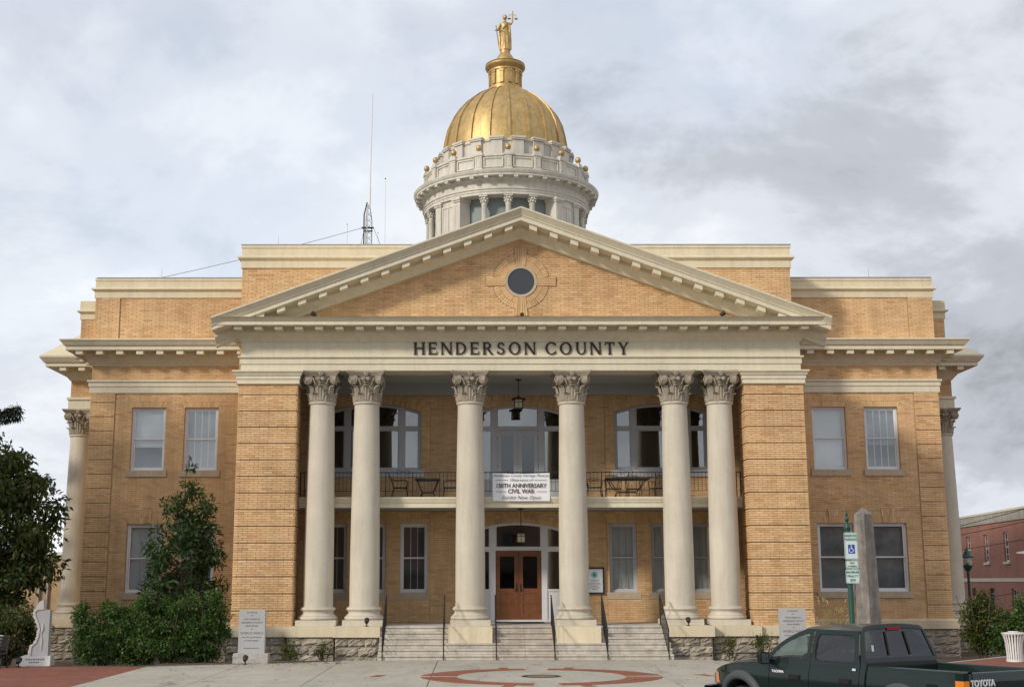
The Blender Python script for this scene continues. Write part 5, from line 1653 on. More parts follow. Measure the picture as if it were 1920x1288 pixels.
# rough-edged memorial stone at the left
t = empty('memorial_stone', 'grey memorial stone with jagged pale left edge beside the brick pavement', 'memorial', (-14.62, -3.75, GZ), R(8))
b = MB().loft([[(-.52, -.42, 0), (.42, -.42, 0), (.42, .42, 0), (-.52, .42, 0)], [(-.44, -.28, .28), (.40, -.28, .28), (.40, .40, .28), (-.44, .40, .28)]])
bo = b.build('base', 'granitelt', t)
for w_, z in ((.26, .17), (.15, .09)):
    k = 0
    x_ = -w_
    while x_ < w_:
        y_ = -.42 + .14 * (z / .28)
        m = MB().box(x_, x_ + .03, -.004, 0, 0, .045); m.xf(Matrix.Translation((-.03, y_ - .002, z)) @ Matrix.Rotation(R(-26), 4, 'X')); m.build('inscription', 'incise', bo)
        x_ += .05
edge = [(-.27, .28), (-.24, .55), (-.12, .66), (-.06, .85), (-.03, 1.05), (-.08, 1.22), (-.16, 1.40), (-.20, 1.55), (-.16, 1.64), (-.13, 1.66)]
slab = MB().prism([(.30, .28)] + [(.30, 1.62), (-.10, 1.62)] + [(x + .06, z) for x, z in reversed(edge[:-2])], -.18, .22)
slab.build('stone', 'granite', t)
jag = []
rj = random.Random(3)
for i in range(len(edge) - 1):
    for k in range(4):
        f = k / 4
        jag.append((edge[i][0] + (edge[i + 1][0] - edge[i][0]) * f + rj.uniform(-.025, .025), edge[i][1] + (edge[i + 1][1] - edge[i][1]) * f))
m = MB().prism(jag + [(-.02, 1.86), (.10, 1.92), (.12, 1.63), (-.05, 1.625)] + [(x + .075, z) for x, z in reversed(edge[:-2])], -.205, .19)
m.build('rough_edge', 'granitelt', t)
MB().tube([(.10, -.185, 1.22), (.12, -.187, 1.1), (.08, -.187, .9), (.11, -.187, .75), (.10, -.187, .45)], [.022, .03, .016, .024, .012], 6).build('carving', 'granitelt', t)
# obelisk
t = empty('obelisk', 'tall weathered grey stone obelisk behind the pickup and the green sign post', 'obelisk', (10.52, -2.9, GZ), R(33))
MB().box(-.75, .75, -.75, .75, 0, .35).build('lower_step', 'obelisk', t); MB().box(-.5, .5, -.5, .5, .35, .80).build('plinth', 'obelisk', t)
sq = lambda w, z: [(-w, -w, z), (w, -w, z), (w, w, z), (-w, w, z)]
MB().loft([sq(.27, .80), sq(.195, 4.46)]).build('shaft', 'obelisk', t); MB().loft([sq(.196, 4.461), sq(.01, 4.67)]).build('point', 'obelisk', t)
# reserved parking sign on its green post
t = empty('parking_sign', 'green finial post with three reserved parking signs before the obelisk', 'sign', (6.80, -13.9, GZ))
MB().lathe([(.16, 0), (.16, .12), (.10, .2), (.075, .5), (.062, .55), (.058, 3.55), (.075, 3.57), (.08, 3.62), (.062, 3.66), (.05, 3.70), (.02, 3.72)], 16).build('post', 'postgreen', t, True)
MB().lathe([(.02, 3.70), (.03, 3.76), (.055, 3.80), (.045, 3.84), (.02, 3.86), (.032, 3.90), (.012, 4.0), (.001, 4.05)], 12).build('finial', 'postgreen', t, True)
def rrect(w, h, c, n=4):
    pts = []
    for cx2, cz2, a0 in ((w / 2 - c, h / 2 - c, 0), (-w / 2 + c, h / 2 - c, 90), (-w / 2 + c, -h / 2 + c, 180), (w / 2 - c, -h / 2 + c, 270)):
        for k in range(n + 1):
            a = R(a0 + 90 * k / n); pts.append((cx2 + c * math.cos(a), cz2 + c * math.sin(a)))
    return pts
def panel(w, h, z, lines_, parent):
    o = MB().prism([(p[0] + .04, p[1] + z) for p in rrect(w, h, .035)], -.088, -.082).build('sign_panel', 'signwhite', parent)
    outer, inner = rrect(w - .018, h - .018, .03), rrect(w - .034, h - .034, .024)
    m = MB(); n = len(outer)
    m.add([(p[0] + .04, -.0895, p[1] + z) for p in outer] + [(p[0] + .04, -.0895, p[1] + z) for p in inner], [(i, (i + 1) % n, (i + 1) % n + n, i + n) for i in range(n)])
    m.build('border', 'signgreen', o)
    for txt, size, dz in lines_:
        line(txt, size, .04, z + dz, 'signgreen', o, -.0895, .85, .003, 0, 'lettering')
    return o
o = panel(.305, .60, 3.20, [('RESERVED', .075, .20), ('PARKING', .082, .115)], t)
MB().prism([(p[0] + .045, p[1] + 3.13) for p in rrect(.15, .2, .01)], -.0905, -.089).build('access_panel', 'signblue', o)
ic = MB()
ic.ball((0, 0, .075), .014, 8, 5, (1, .1, 1))
ic.tube([(0, 0, .055), (.003, 0, .005), (.035, 0, .003), (.05, 0, -.045)], .008, 5)
ic.tube([(0, 0, .03), (.03, 0, .03)], .006, 5)
ic.tube([(.045 * math.cos(R(a)) - .002, 0, .045 * math.sin(R(a)) - .025) for a in range(110, 345, 15)], .007, 5)
ic.xf(Matrix.Translation((.04, -.0915, 3.13)) @ Matrix.Scale(.1, 4, (0, 1, 0))); ic.build('wheelchair_symbol', 'paper', o)
panel(.285, .18, 2.79, [('VAN', .062, .01), ('ACCESSIBLE', .045, -.055)], t)
panel(.305, .315, 2.53, [('MAXIMUM', .068, .065), ('PENALTY', .068, -.02), ('$250', .075, -.11)], t)
# litter bins and benches
def litter_bin(x, y, label):
    t = empty('litter_bin', label, 'litter bin', (x, y, GZ), 0, 'white slatted litter bins')
    prof = [(.24, .06), (.245, .3), (.26, .55), (.30, .74), (.345, .83)]
    MB().lathe([(.255, 0), (.26, .06), (.20, .06)], 24).build('base_ring', 'whitepaint', t)
    MB().lathe([(.35, .82), (.36, .85), (.33, .86), (.33, .82)], 24).build('top_ring', 'whitepaint', t)
    sl = MB(); rows = []
    for r, z in prof:
        rows.append([(-.024, -r, z), (.024, -r, z), (.024, -r + .008, z), (-.024, -r + .008, z)])
    sl.loft(rows); sm = sl.mesh('slat', MT['whitepaint'])
    for k in range(22):
        inst('slat', sm, t, (0, 0, 0), (0, 0, 2 * PI * k / 22))
    MB().lathe([(.20, .05), (.235, .78), (.21, .78)], 20).build('liner', 'black', t)
    MB().lathe([(.001, .90), (.15, .90), (.16, .885), (.15, .87), (.001, .87)], 24).build('lid', 'whitepaint', t)
    for k in range(3):
        a = 2 * PI * k / 3
        MB().tube([(.13 * math.cos(a), .13 * math.sin(a), .88), (.32 * math.cos(a), .32 * math.sin(a), .84)], .012, 5).build('lid_bracket', 'whitepaint', t)
litter_bin(14.85, -3.1, 'white slatted litter bin by the shrubs at the right edge')
litter_bin(-16.1, -3.6, 'white slatted litter bin behind the bench at the left edge')
def bench(x, y, rz, mat, label, wood=None):
    t = empty('park_bench', label, 'bench', (x, y, GZ), rz)
    for k in range(6):
        yy = -.22 + k * .085
        MB().box(-.9, .9, yy - .033, yy + .033, .415, .435).build('seat_slat', mat, t)
    for k in range(5):
        z = .52 + k * .085; yy = .26 + k * .03
        MB().box(-.9, .9, yy, yy + .02, z - .033, z + .033).build('back_slat', mat, t)
    for s in (-1, 0, 1):
        MB().tube([(s * .88, -.26, 0), (s * .88, -.22, .14), (s * .88, -.15, .30), (s * .88, -.25, .40)], .022, 6).build('leg', mat, t)
        MB().tube([(s * .88, .34, 0), (s * .88, .26, .16), (s * .88, .22, .34), (s * .88, .26, .5), (s * .88, .40, .92)], .022, 6).build('leg', mat, t)
        MB().tube([(s * .88, -.24, .41), (s * .88, .24, .41)], .018, 6).build('seat_bearer', mat, t)
    for s in (-1, 1):
        MB().tube([(s * .88, .32, .66), (s * .88, .0, .66), (s * .88, -.2, .66), (s * .88, -.28, .62), (s * .88, -.27, .54), (s * .88, -.22, .42)], .02, 6).build('arm', mat, t)
bench(-16.05, -5.1, 0, 'iron', 'black iron slatted bench on the brick pavement at the left edge')
bench(16.1, -4.0, 0, 'whitepaint', 'white painted bench whose arm shows at the right edge')
# street lamp, distant buildings, wires
t = empty('street_lamp', 'dark green street lamp with bell shade rising from the right shrubs', 'street lamp', (20.52, 15, -.45))
MB().lathe([(.22, 0), (.22, .3), (.13, .45), (.09, .9), (.07, 1.0), (.055, 3.1), (.08, 3.12), (.05, 3.2)], 14).build('pole', 'postgreen', t, True)
MB().lathe([(.05, 3.2), (.12, 3.28), (.19, 3.42), (.22, 3.46), (.20, 3.50), (.06, 3.52)], 14).build('lamp_base', 'postgreen', t, True)
MB().lathe([(.07, 3.52), (.15, 3.58), (.17, 3.70), (.16, 3.84), (.001, 3.86)], 14).build('globe', M('lamp_globe', (0.5, 0.5, 0.48), 0.2), t, True)
MB().lathe([(.30, 3.83), (.31, 3.86), (.16, 3.97), (.10, 4.10), (.04, 4.16), (.03, 4.24), (.001, 4.28)], 16).build('shade', 'postgreen', t, True)
def far_building():
    t = empty('red_brick_building', 'red brick building with pale coping and tall white sash windows at right', 'building', (29.85, 40.0, -.7), R(-95.3))
    w = MB(); Lx = 24
    WX = [1.3, 5.0, 8.8, 12.6, 16.4, 20.2]
    holes = [(x - .45, x + .45, 4.12, 5.78) for x in WX] + [(x - .45, x + .45, 0.9, 2.6) for x in (1.9, 5.6, 9.6, 13.4, 17.2, 21.0)]
    us = sorted({-6, Lx, *[h[0] for h in holes], *[h[1] for h in holes]})
    for i in range(len(us) - 1):
        um_ = (us[i] + us[i + 1]) / 2; z = 0
        for a, b in sorted((h[2], h[3]) for h in holes if h[0] < um_ < h[1]):
            w.box(us[i], us[i + 1], 0, .3, z, a); z = b
        w.box(us[i], us[i + 1], 0, .3, z, 6.4)
    w.box(-6, -5.7, .3, 14, 0, 6.4); w.box(Lx - .3, Lx, .3, 14, 0, 6.4); w.box(-5.7, Lx - .3, 13.7, 14, 0, 6.4); w.box(-5.7, Lx - .3, .3, 13.7, 6.2, 6.3)
    w.build('wall', RBM, t)
    MB().box(-6.03, Lx + .03, -.06, .32, 6.4, 6.95).build('coping', M('far_coping', (0.45, 0.41, 0.34), .8, .15, 2, .1, streak=.4), t)
    MB().box(-6.06, Lx + .06, -.10, .35, 6.95, 7.07).build('coping_cap', 'cream', t)
    MB().box(-6, Lx, -.03, -.001, 2.98, 3.18).build('band', 'cream', t)
    for (a, b, z0, z1) in holes:
        if z1 < 3 and a < 8:
            o = MB().box(a, b, .1, .14, z0, z1).build('louvre_window', 'iron', t)
            for k in range(7):
                MB().box(a, b, .06, .10, z0 + .1 + k * .21, z0 + .14 + k * .21).build('slat', 'steel', o)
            continue
        fr = MB(); f = .08
        fr.box(a, a + f, .1, .16, z0, z1); fr.box(b - f, b, .1, .16, z0, z1); fr.box(a + f, b - f, .101, .159, z0, z0 + f); fr.box(a + f, b - f, .101, .159, z1 - f, z1)
        zm = (z0 + z1) / 2; fr.box(a + f, b - f, .101, .159, zm - .035, zm + .035); fr.box((a + b) / 2 - .02, (a + b) / 2 + .02, .105, .155, z0, z1)
        for q in (.25, .75): fr.box(a + f, b - f, .105, .155, z0 + (z1 - z0) * q - .02, z0 + (z1 - z0) * q + .02)
        o = fr.build('window', 'whitepaint', t)
        MB().box(a + f, b - f, .125, .13, z0 + f, z1 - f).build('pane', 'darkglass', o)
        MB().box(a - .1, b + .1, -.08, .1, z0 - .14, z0 - .001).build('sill', 'cream', o)
def wallbrick(name, c1, c2, mo, scale):
    m, nt, out = newmat(name)
    b = nt.nodes.new('ShaderNodeBsdfPrincipled'); tc_ = nt.nodes.new('ShaderNodeTexCoord')
    mp = nt.nodes.new('ShaderNodeMapping'); mp.inputs['Rotation'].default_value = (PI / 2, 0, 0)
    nt.links.new(tc_.outputs['Object'], mp.inputs['Vector'])
    br_ = nt.nodes.new('ShaderNodeTexBrick')
    br_.inputs['Color1'].default_value = c4(c1); br_.inputs['Color2'].default_value = c4(c2); br_.inputs['Mortar'].default_value = c4(mo); br_.inputs['Scale'].default_value = scale; br_.inputs['Mortar Size'].default_value = .02
    nt.links.new(mp.outputs[0], br_.inputs['Vector'])
    f = ramp(nt, noise(nt, tc_.outputs['Object'], .5, 5, .6), [(0.3, g(.82)), (0.7, g(1.12))])
    nt.links.new(mixc(nt, 1.0, br_.outputs['Color'], f, 'MULTIPLY'), b.inputs['Base Color']); b.inputs['Roughness'].default_value = .85
    nt.links.new(b.outputs[0], out.inputs[0])
    return m
RBM = wallbrick('red_wall_brick', (0.42, 0.165, 0.11), (0.36, 0.135, 0.088), (0.40, 0.26, 0.20), 3.2)
TBM = wallbrick('tan_far_brick', (0.50, 0.34, 0.19), (0.43, 0.28, 0.15), (0.34, 0.25, 0.16), 3.2)
far_building()
t = empty('tan_brick_annexe', 'low tan brick building with white coping behind the left tree', 'building', (-30, 25, -.7))
MB().box(0, 9.3, 0, 10, 0, 4.4).build('wall', TBM, t); MB().box(-.05, 9.35, -.06, 10, 4.401, 4.62).build('coping', 'whitepaint', t)
MB().tube([(5.75, -.08, 0), (5.75, -.08, 4.3)], .06, 8).build('downpipe', 'steel', t); MB().tube([(6.2, -.08, 0), (6.2, -.08, 4.38)], .05, 8).build('downpipe', 'steel', t)
MB().box(3.0, 4.2, -.03, -.001, 1.0, 2.9).build('window', 'darkblind', t)
for k, (pa, pb, lab) in enumerate((((21.2, 20, 4.75), (26.5, 6, 7.2), 'uppermost power line crossing the red building'), ((21.2, 20.5, 4.35), (26.8, 6, 6.4), 'second power line from the top across the red building'), ((21.4, 21, 3.7), (26.8, 5, 5.45), 'third power line from the top across the red building'), ((21.4, 20, 1.3), (26.2, 3, 3.6), 'lowest power line, sagging over the pale band of the red building'))):
    wire('power_line', lab, sagged(pa, pb, .15), .016)
t = empty('arm_light', 'white street light arm reaching in at the right edge', 'street light', (20.1, 10, -.8))
MB().tube([(2.2, 0, 0), (2.2, 0, 4.0), (2.0, 0, 4.25), (1.2, 0, 4.3)], .06, 8).build('pole', 'whitepaint', t)
MB().loft([[(1.3, -.06, 4.25), (1.3, .06, 4.25), (1.3, .06, 4.34), (1.3, -.06, 4.34)], [(.9, -.13, 4.24), (.9, .13, 4.24), (.9, .10, 4.35), (.9, -.10, 4.35)], [(.55, -.07, 4.25), (.55, .07, 4.25), (.55, .05, 4.31), (.55, -.05, 4.31)]]).build('lamp_head', 'whitepaint', t, True)

# across the street behind the viewer: seen only as reflections in the glass and in the pickup's paint
t = empty('shop_row', 'dark row of shops across the street, seen only as reflections in the glass', 'building', (0, -72, -.09))
MB().box(-62, 62, -12, 0, 0, 8.2).build('wall', M('shop_wall', (0.16, 0.10, 0.075), .9, .25, .3, .1, 4), t)
MB().box(-62.2, 62.2, -12, .35, 8.2, 8.8).build('coping', 'cream', t)
for k in range(15):
    x = -56 + 8 * k
    MB().box(x - 3, x + 3, .01, .06, .5, 3.0).build('shop_window', 'interior', t)
    MB().box(x - 3.2, x + 3.2, 0, 1.4, 3.2, 3.5).build('awning', 'postgreen', t)
    for q in (-1.8, 1.8):
        MB().box(x + q - .6, x + q + .6, .01, .06, 5.0, 7.0).build('window', 'interior', t)
# ------------------------------------------------------------------ vegetation
def leaves(rng, centres, spread, n, size, aspect, droop=0.3, flat=0.35, shell=None):
    """n folded leaves gathered round centres; returns verts, faces"""
    c = np.asarray(centres)
    idx = rng.integers(0, len(c), n)
    sp = np.asarray(spread)
    sp = sp[idx][:, None] if sp.ndim else sp
    d = rng.normal(size=(n, 3)); d /= np.linalg.norm(d, axis=1)[:, None]
    rad = rng.random((n, 1)) ** 0.45
    p = c[idx] + d * rad * sp * np.array([1, 1, 0.8])
    ax = d * 0.7 + rng.normal(size=(n, 3)) * 0.6
    ax[:, 2] -= droop
    ax /= np.linalg.norm(ax, axis=1)[:, None]
    nr = rng.normal(size=(n, 3)); nr[:, 2] += flat * 4
    side = np.cross(ax, nr); side /= (np.linalg.norm(side, axis=1)[:, None] + 1e-9)
    up_ = np.cross(side, ax)
    s = size * rng.uniform(0.65, 1.25, (n, 1))
    w = s * aspect
    base = p; mid = p + ax * s * 0.5 - up_ * s * 0.05
    tip = p + ax * s - up_ * s * 0.18
    l = mid + side * w * 0.5 + up_ * w * 0.18
    r = mid - side * w * 0.5 + up_ * w * 0.18
    v = np.stack([base, l, tip, r], 1).reshape(-1, 3)
    f = np.arange(4 * n).reshape(-1, 4)
    return v, f
def np_obj(name, v, f, mat, parent, kind=None):
    me = bpy.data.meshes.new(name)
    me.vertices.add(len(v)); me.vertices.foreach_set('co', v.astype(np.float32).ravel())
    k = f.shape[1]
    me.loops.add(len(f) * k); me.loops.foreach_set('vertex_index', f.astype(np.int32).ravel())
    me.polygons.add(len(f)); me.polygons.foreach_set('loop_start', (np.arange(len(f)) * k).astype(np.int32))
    me.update(calc_edges=True)
    me.materials.append(MT[mat])
    o = bpy.data.objects.new(name, me); COL.objects.link(o); o.parent = parent
    return o
def plant(name, label, cat, base, trunk_pts, trunk_r, lobes, nleaf, size, aspect, mat, seed, ntips=60, clump=0.35, limb_r=0.03, droop=0.3, group=None, flat=0.35, stems=1):
    """lobes: list of (centre, radii) ellipsoids relative to base"""
    rng = np.random.default_rng(seed); rr = random.Random(seed)
    t = empty(name, label, cat, base, 0, group)
    tr = MB()
    for k in range(stems):
        if stems == 1:
            pts = trunk_pts; rs_ = trunk_r
        else:
            a = 2 * PI * k / stems + rr.uniform(-.4, .4); sp_ = rr.uniform(.5, 1)
            pts = [(p[0] + math.cos(a) * .12 + math.cos(a) * sp_ * p[2] * .45, p[1] + math.sin(a) * .12 + math.sin(a) * sp_ * p[2] * .45, p[2]) for p in trunk_pts]; rs_ = trunk_r
        tr.tube(pts, rs_, 7)
    tips = []; vol = [r[0] * r[1] * r[2] for _, r in lobes]; tot_ = sum(vol)
    for (c, r), vv in zip(lobes, vol):
        for _ in range(max(4, int(ntips * vv / tot_))):
            d = rng.normal(size=3); d /= np.linalg.norm(d)
            q = np.array(c) + d * np.array(r) * rr.uniform(.45, .98)
            if q[2] < 0.08: q[2] = 0.08 + rr.uniform(0, .2)
            tips.append(q)
    lm = MB()
    for q in tips:
        # spring from the trunk below the tip
        zt = max(trunk_pts[0][2] + 0.1, q[2] - rr.uniform(.25, .8) * (1 + np.hypot(q[0], q[1])) * .5)
        zt = min(zt, trunk_pts[-1][2])
        for i in range(len(trunk_pts) - 1):
            if trunk_pts[i][2] <= zt <= trunk_pts[i + 1][2] + 1e-6:
                f = (zt - trunk_pts[i][2]) / max(1e-6, trunk_pts[i + 1][2] - trunk_pts[i][2])
                s0 = Vector(trunk_pts[i]).lerp(Vector(trunk_pts[i + 1]), f); break
        else:
            s0 = Vector(trunk_pts[-1])
        e = Vector(q); m_ = s0.lerp(e, .5) + Vector((0, 0, .1 * (e - s0).length))
        lm.tube([s0, m_, e], [limb_r, limb_r * .6, limb_r * .25], 4, cap=False)
    tr.build('trunk', 'bark', t, True)
    lm.build('limbs', 'bark', t, True, kind='stuff')
    v, f = leaves(rng, tips, np.array([clump * rr.uniform(.6, 1.3) for _ in tips]), nleaf, size, aspect, droop, flat)
    v[:, 2] = np.maximum(v[:, 2], 0.02)
    np_obj('crown', v, f, mat, t)
    return t
# big broadleaf tree at the left edge
plant('magnolia_tree', 'large dark broadleaf tree at the left edge beside the side column', 'tree', (-19.0, 2.2, -.65), [(0, 0, 0), (.05, 0, 1.5), (-.05, .1, 4), (0, 0, 7)], [.24, .19, .13, .05],
      [((.45, 0, 6.9), (1.6, 1.7, 1.4)), ((.75, 0, 5.3), (2.25, 2.0, 1.6)), ((.95, -.3, 3.3), (2.1, 1.9, 1.0)), ((-1.6, 0, 5), (2.0, 2, 2.8)), ((.2, -.2, 2.2), (1.9, 1.6, .6))], 26000, .25, .42, 'leafdark', 21, 330, .45, .035, .7)
# conifer behind it, only a bough shows
t = empty('conifer_tree', 'dark conifer whose drooping bough tip shows above the left tree', 'tree', (-22.0, 7.5, -.3))
MB().tube([(0, 0, 0), (0, 0, 10.4)], [.25, .03], 8).build('trunk', 'bark', t)
rng = np.random.default_rng(8); V = []; cm = MB()
for k in range(46):
    z = 2 + 8.2 * (k / 46); a = k * 2.4; rl_ = 2.3 * (1 - (z - 2) / 9.5) + .25
    if k == 40: a, rl_ = 0.0, 2.25
    pts = [(math.cos(a) * rl_ * f, math.sin(a) * rl_ * f, z + .28 * f * rl_ * (f - .35)) for f in (0, .35, .7, 1)]
    cm.tube(pts, [.04, .03, .02, .008], 5)
    for f in np.linspace(.15, 1, 16):
        for q in range(3):
            V.append([np.interp(f, (0, .35, .7, 1), [p[i] for p in pts]) for i in range(3)])
V = np.array(V)
v, f = leaves(rng, V, .12, 9000, .20, .13, .9, .1)
hang = np.array([[2.35 * q, 0, 9.0 + .55 * q - .0] for q in np.linspace(.35, 1, 30)])
hang = np.concatenate([hang + np.array([0, dy, -dz]) for dy, dz in ((0, 0), (.08, .12), (-.08, .25), (.05, .4))])
v2, f2 = leaves(rng, hang, .10, 1500, .22, .16, 1.6, .1)
v, f = np.concatenate([v, v2]), np.concatenate([f, f2 + len(v)])
cm.build('limbs', 'bark', t, kind='stuff'); np_obj('crown', v, f, 'needle', t)
# shade tree left of the view: its outermost twigs reach the left edge
plant('shade_tree', 'leafy shade tree whose outer twigs reach into the left edge of the picture', 'tree', (-21.6, -2.2, -.1), [(0, 0, 0), (.1, 0, 4), (-.1, .1, 8), (0, 0, 14)], [.36, .3, .22, .06],
      [((0, 0, 12.4), (4.0, 4.0, 3.0)), ((-.6, 0, 9.2), (3.3, 3.6, 2.0)), ((.2, 0, 14.8), (3.0, 3.0, 1.6)), ((-2.5, 1, 11), (3.5, 3.5, 3))], 7500, .26, .5, 'leafdark', 5, 170, .6, .05, .5)
# slender young tree before the left wing
plant('young_tree', 'slender young evergreen tree before the left wing windows', 'tree', (-11.55, 1.2, -.4), [(0, 0, 0), (.03, 0, 2), (-.02, 0, 4.5), (.02, 0, 6.75)], [.06, .05, .035, .012],
      [((0, 0, 2.5), (1.5, 1.2, .9)), ((-.05, 0, 3.5), (1.5, 1.2, .8)), ((.05, 0, 4.5), (1.3, 1.0, .7)), ((.15, 0, 5.3), (1.0, .8, .5)), ((.0, 0, 6.1), (.45, .45, .75))], 6000, .23, .30, 'leaftree', 31, 150, .25, .018, .15)
# feathery shrubs along the left wing
for i, (x, y, w, h, sd, lab) in enumerate(((-13.3, -1.6, 1.0, 1.70, 3, 'green feathery shrub nearest the rough-edged memorial stone'), (-12.25, -1.9, 1.05, 1.65, 4, 'green feathery shrub second from the left before the left wing'), (-11.2, -2.1, 1.05, 1.85, 5, 'full green feathery shrub under the young tree'), (-10.2, -1.7, .95, 2.0, 6, 'green feathery shrub against the left brick pier'))):
    plant('shrub', lab, 'shrub', (x, y, gz(x, y)), [(0, 0, 0), (0, 0, h * .5), (0, 0, h * .85)], [.03, .02, .01], [((0, 0, h * .40), (w, w * .85, h * .40)), ((w * .35, 0, h * .80), (w * .42, w * .4, h * .32)), ((-w * .45, -.1, h * .70), (w * .4, w * .4, h * .30)), ((-w * .05, .1, h * .95), (w * .25, w * .25, h * .25)), ((w * .75, -.2, h * .6), (w * .4, w * .3, h * .2))] + [((w * math.cos(sd * 3 + q * 2.1) * .8, .3 * math.sin(q * 1.7), h * (.85 + .07 * ((q * 7 + sd) % 4))), (.10, .10, .22)) for q in range(7)], 9000, .115, .42, 'leafmid', sd, 130, .22, .012, .1, 'shrubs before the left wing', .5, 5)
# dark shrubs far left
for (x, y, w, h, sd, lab) in ((-17.0, 0.2, 1.3, 2.3, 13, 'dark evergreen shrub behind the rough-edged memorial stone'), (-18.9, -.6, 1.4, 2.1, 14, 'dark evergreen shrub behind the left litter bin')):
    plant('evergreen_shrub', lab, 'shrub', (x, y, gz(x, y)), [(0, 0, 0), (0, 0, h * .6), (0, 0, h * .9)], [.05, .03, .01], [((0, 0, h * .5), (w, w, h * .48))], 6500, .13, .42, 'leafdark', sd, 110, .26, .015, .1, 'evergreen shrubs at the left', .5, 4)
# right shrubs
for (x, y, w, h, sd, mt, lab) in ((16.75, 4.2, .8, 2.45, 23, 'leafyel', 'loose green and yellow shrub against the right building corner'), (18.0, 3.6, 1.0, 2.35, 24, 'leafmid', 'dense green shrub left of the right litter bin'), (17.4, 3.2, 0.8, 1.45, 26, 'leafmid', 'low green shrub at the foot of the two right shrubs')):
    plant('shrub', lab, 'shrub', (x, y, gz(x, y)), [(0, 0, 0), (0, 0, h * .5), (0, 0, h * .9)], [.03, .02, .01], [((0, 0, h * .45), (w, w * .85, h * .42)), ((w * .2, 0, h * .8), (w * .5, w * .5, h * .22))], 5200, .13, .45, mt, sd, 100, .24, .012, .1, 'shrubs beside the right wing', .5, 5)
# small plants along the stone base
for (x, y, h, w, sd, n, lab) in ((-7.45, -1.25, .85, .28, 51, 420, 'small sparse shrub at the left stone base, nearer the World War II tablet'), (-6.45, -1.1, .75, .24, 52, 260, 'small sparse shrub at the left stone base, nearer the steps'), (6.55, -1.0, .85, .26, 53, 300, 'small sparse shrub at the right stone base, nearer the steps'), (7.6, -1.2, .95, .33, 54, 420, 'small sparse shrub at the right stone base, nearer the pickup')):
    plant('small_shrub', lab, 'shrub', (x, y, gz(x, y) + .0), [(0, 0, 0), (0, 0, h * .5), (0, 0, h)], [.016, .010, .005], [((0, 0, h * .55), (w, w, h * .45))], n, .10, .40, 'leafyel', sd, 26, .10, .007, -.1, 'small shrubs along the stone base', .3, 3)
# dry ornamental grass
t = empty('ornamental_grass', 'pale dry ornamental grass clump left of the sign post', 'grass', (9.7, -1.9, gz(9.7, -1.9)), 0)
rg_ = random.Random(4); gm_ = MB(); pm = MB()
for k in range(120):
    a = rg_.uniform(0, 2 * PI); l = rg_.uniform(1.0, 2.0); sp_ = rg_.uniform(.1, .6)
    pts = [(math.cos(a) * (.12 + sp_ * f ** 2 * .9), math.sin(a) * (.12 + sp_ * f ** 2 * .9), l * f * (1 - .12 * f * sp_)) for f in (0, .35, .7, 1)]
    gm_.tube(pts, [.006, .005, .004, .002], 3, cap=False)
    if k % 3 == 0:
        e = pts[-1]; pm.tube([e, (e[0] + math.cos(a) * .04, e[1] + math.sin(a) * .04, e[2] + .1), (e[0] + math.cos(a) * .11, e[1] + math.sin(a) * .11, e[2] + .13)], [.012, .022, .006], 4)
gm_.build('blades', 'drygrass', t, kind='stuff'); pm.build('plumes', 'drygrass', t, kind='stuff')

# fallen leaves blown over the plaza and against the beds
rng = np.random.default_rng(91); fl = []
for _ in range(420):
    k = rng.random()
    if k < .45: fl.append((rng.uniform(-11, -5.5), -2.9 - rng.exponential(.5), GZ + .012))
    elif k < .7: fl.append((rng.uniform(5.6, 12), -2.9 - rng.exponential(.6), GZ + .012))
    else: fl.append((rng.uniform(-16, 14), rng.uniform(-14, -2.4), GZ + .012))
fl = np.array(fl)
fl = fl[~((np.abs(fl[:, 0]) < 8.6) & (fl[:, 1] > -2.3))]
v, f = [], []
for i_, p in enumerate(fl):
    a = rng.uniform(0, 2 * PI); s_ = rng.uniform(.035, .075); dx, dy = math.cos(a) * s_, math.sin(a) * s_
    v += [(p[0] - dx, p[1] - dy, p[2]), (p[0] - dy * .5, p[1] + dx * .5, p[2] + .012), (p[0] + dx, p[1] + dy, p[2] + .004), (p[0] + dy * .5, p[1] - dx * .5, p[2] + .010)]
    f.append((4 * i_, 4 * i_ + 1, 4 * i_ + 2, 4 * i_ + 3))
MT['litter'] = leafmat('leaf_litter', [(0.0, (0.16, 0.075, 0.03, 1)), (.6, (0.26, 0.15, 0.05, 1)), (1.0, (0.34, 0.25, 0.08, 1))], .1, .8)
o = np_obj('fallen_leaves', np.array(v), np.array(f), 'litter', None)
tag(o, 'small brown fallen leaves scattered over the paving', 'leaves'); o['kind'] = 'stuff'

# ------------------------------------------------------------------ pickup truck
TS = 1.055
TK = empty('pickup_truck', 'dark green crew-cab pickup truck parked in front at the right', 'pickup truck', (5.70, -25.04, -0.06))
HA = 1.035
TK.rotation_euler = (0, 0, math.atan2(math.sin(HA), -math.cos(HA)))      # local +X is forward, +Y is the driver's side
TK.scale = (TS, TS, TS)
WB = ((1.16, 'rear'), (4.26, 'front'))
def side_v(u, w):
    b = 0.80 - 0.05 * ((w - .80) / .38) ** 2 * (1 if w > .8 else .8)
    if w > 1.02: b -= .012 * ((w - 1.02) / .1)
    if u > 4.25: b -= .22 * ((u - 4.25) / .80) ** 2.2
    if u < .35: b -= .03 * ((.35 - u) / .25) ** 2
    b += 0.008 * math.exp(-((w - .93) / .03) ** 2)
    return b
def belt(u):
    if u < 1.74: return 1.155
    if u < 3.70: return 1.125
    t = (u - 3.70) / 1.35
    return 1.115 - .02 * t - .17 * t ** 2.6
def arch(u):
    lo = .50
    for c, _ in WB:
        d = abs(u - c)
        if d < .44: lo = max(lo, .36 + math.sqrt(.44 ** 2 - d * d) * 1.12)
    return lo
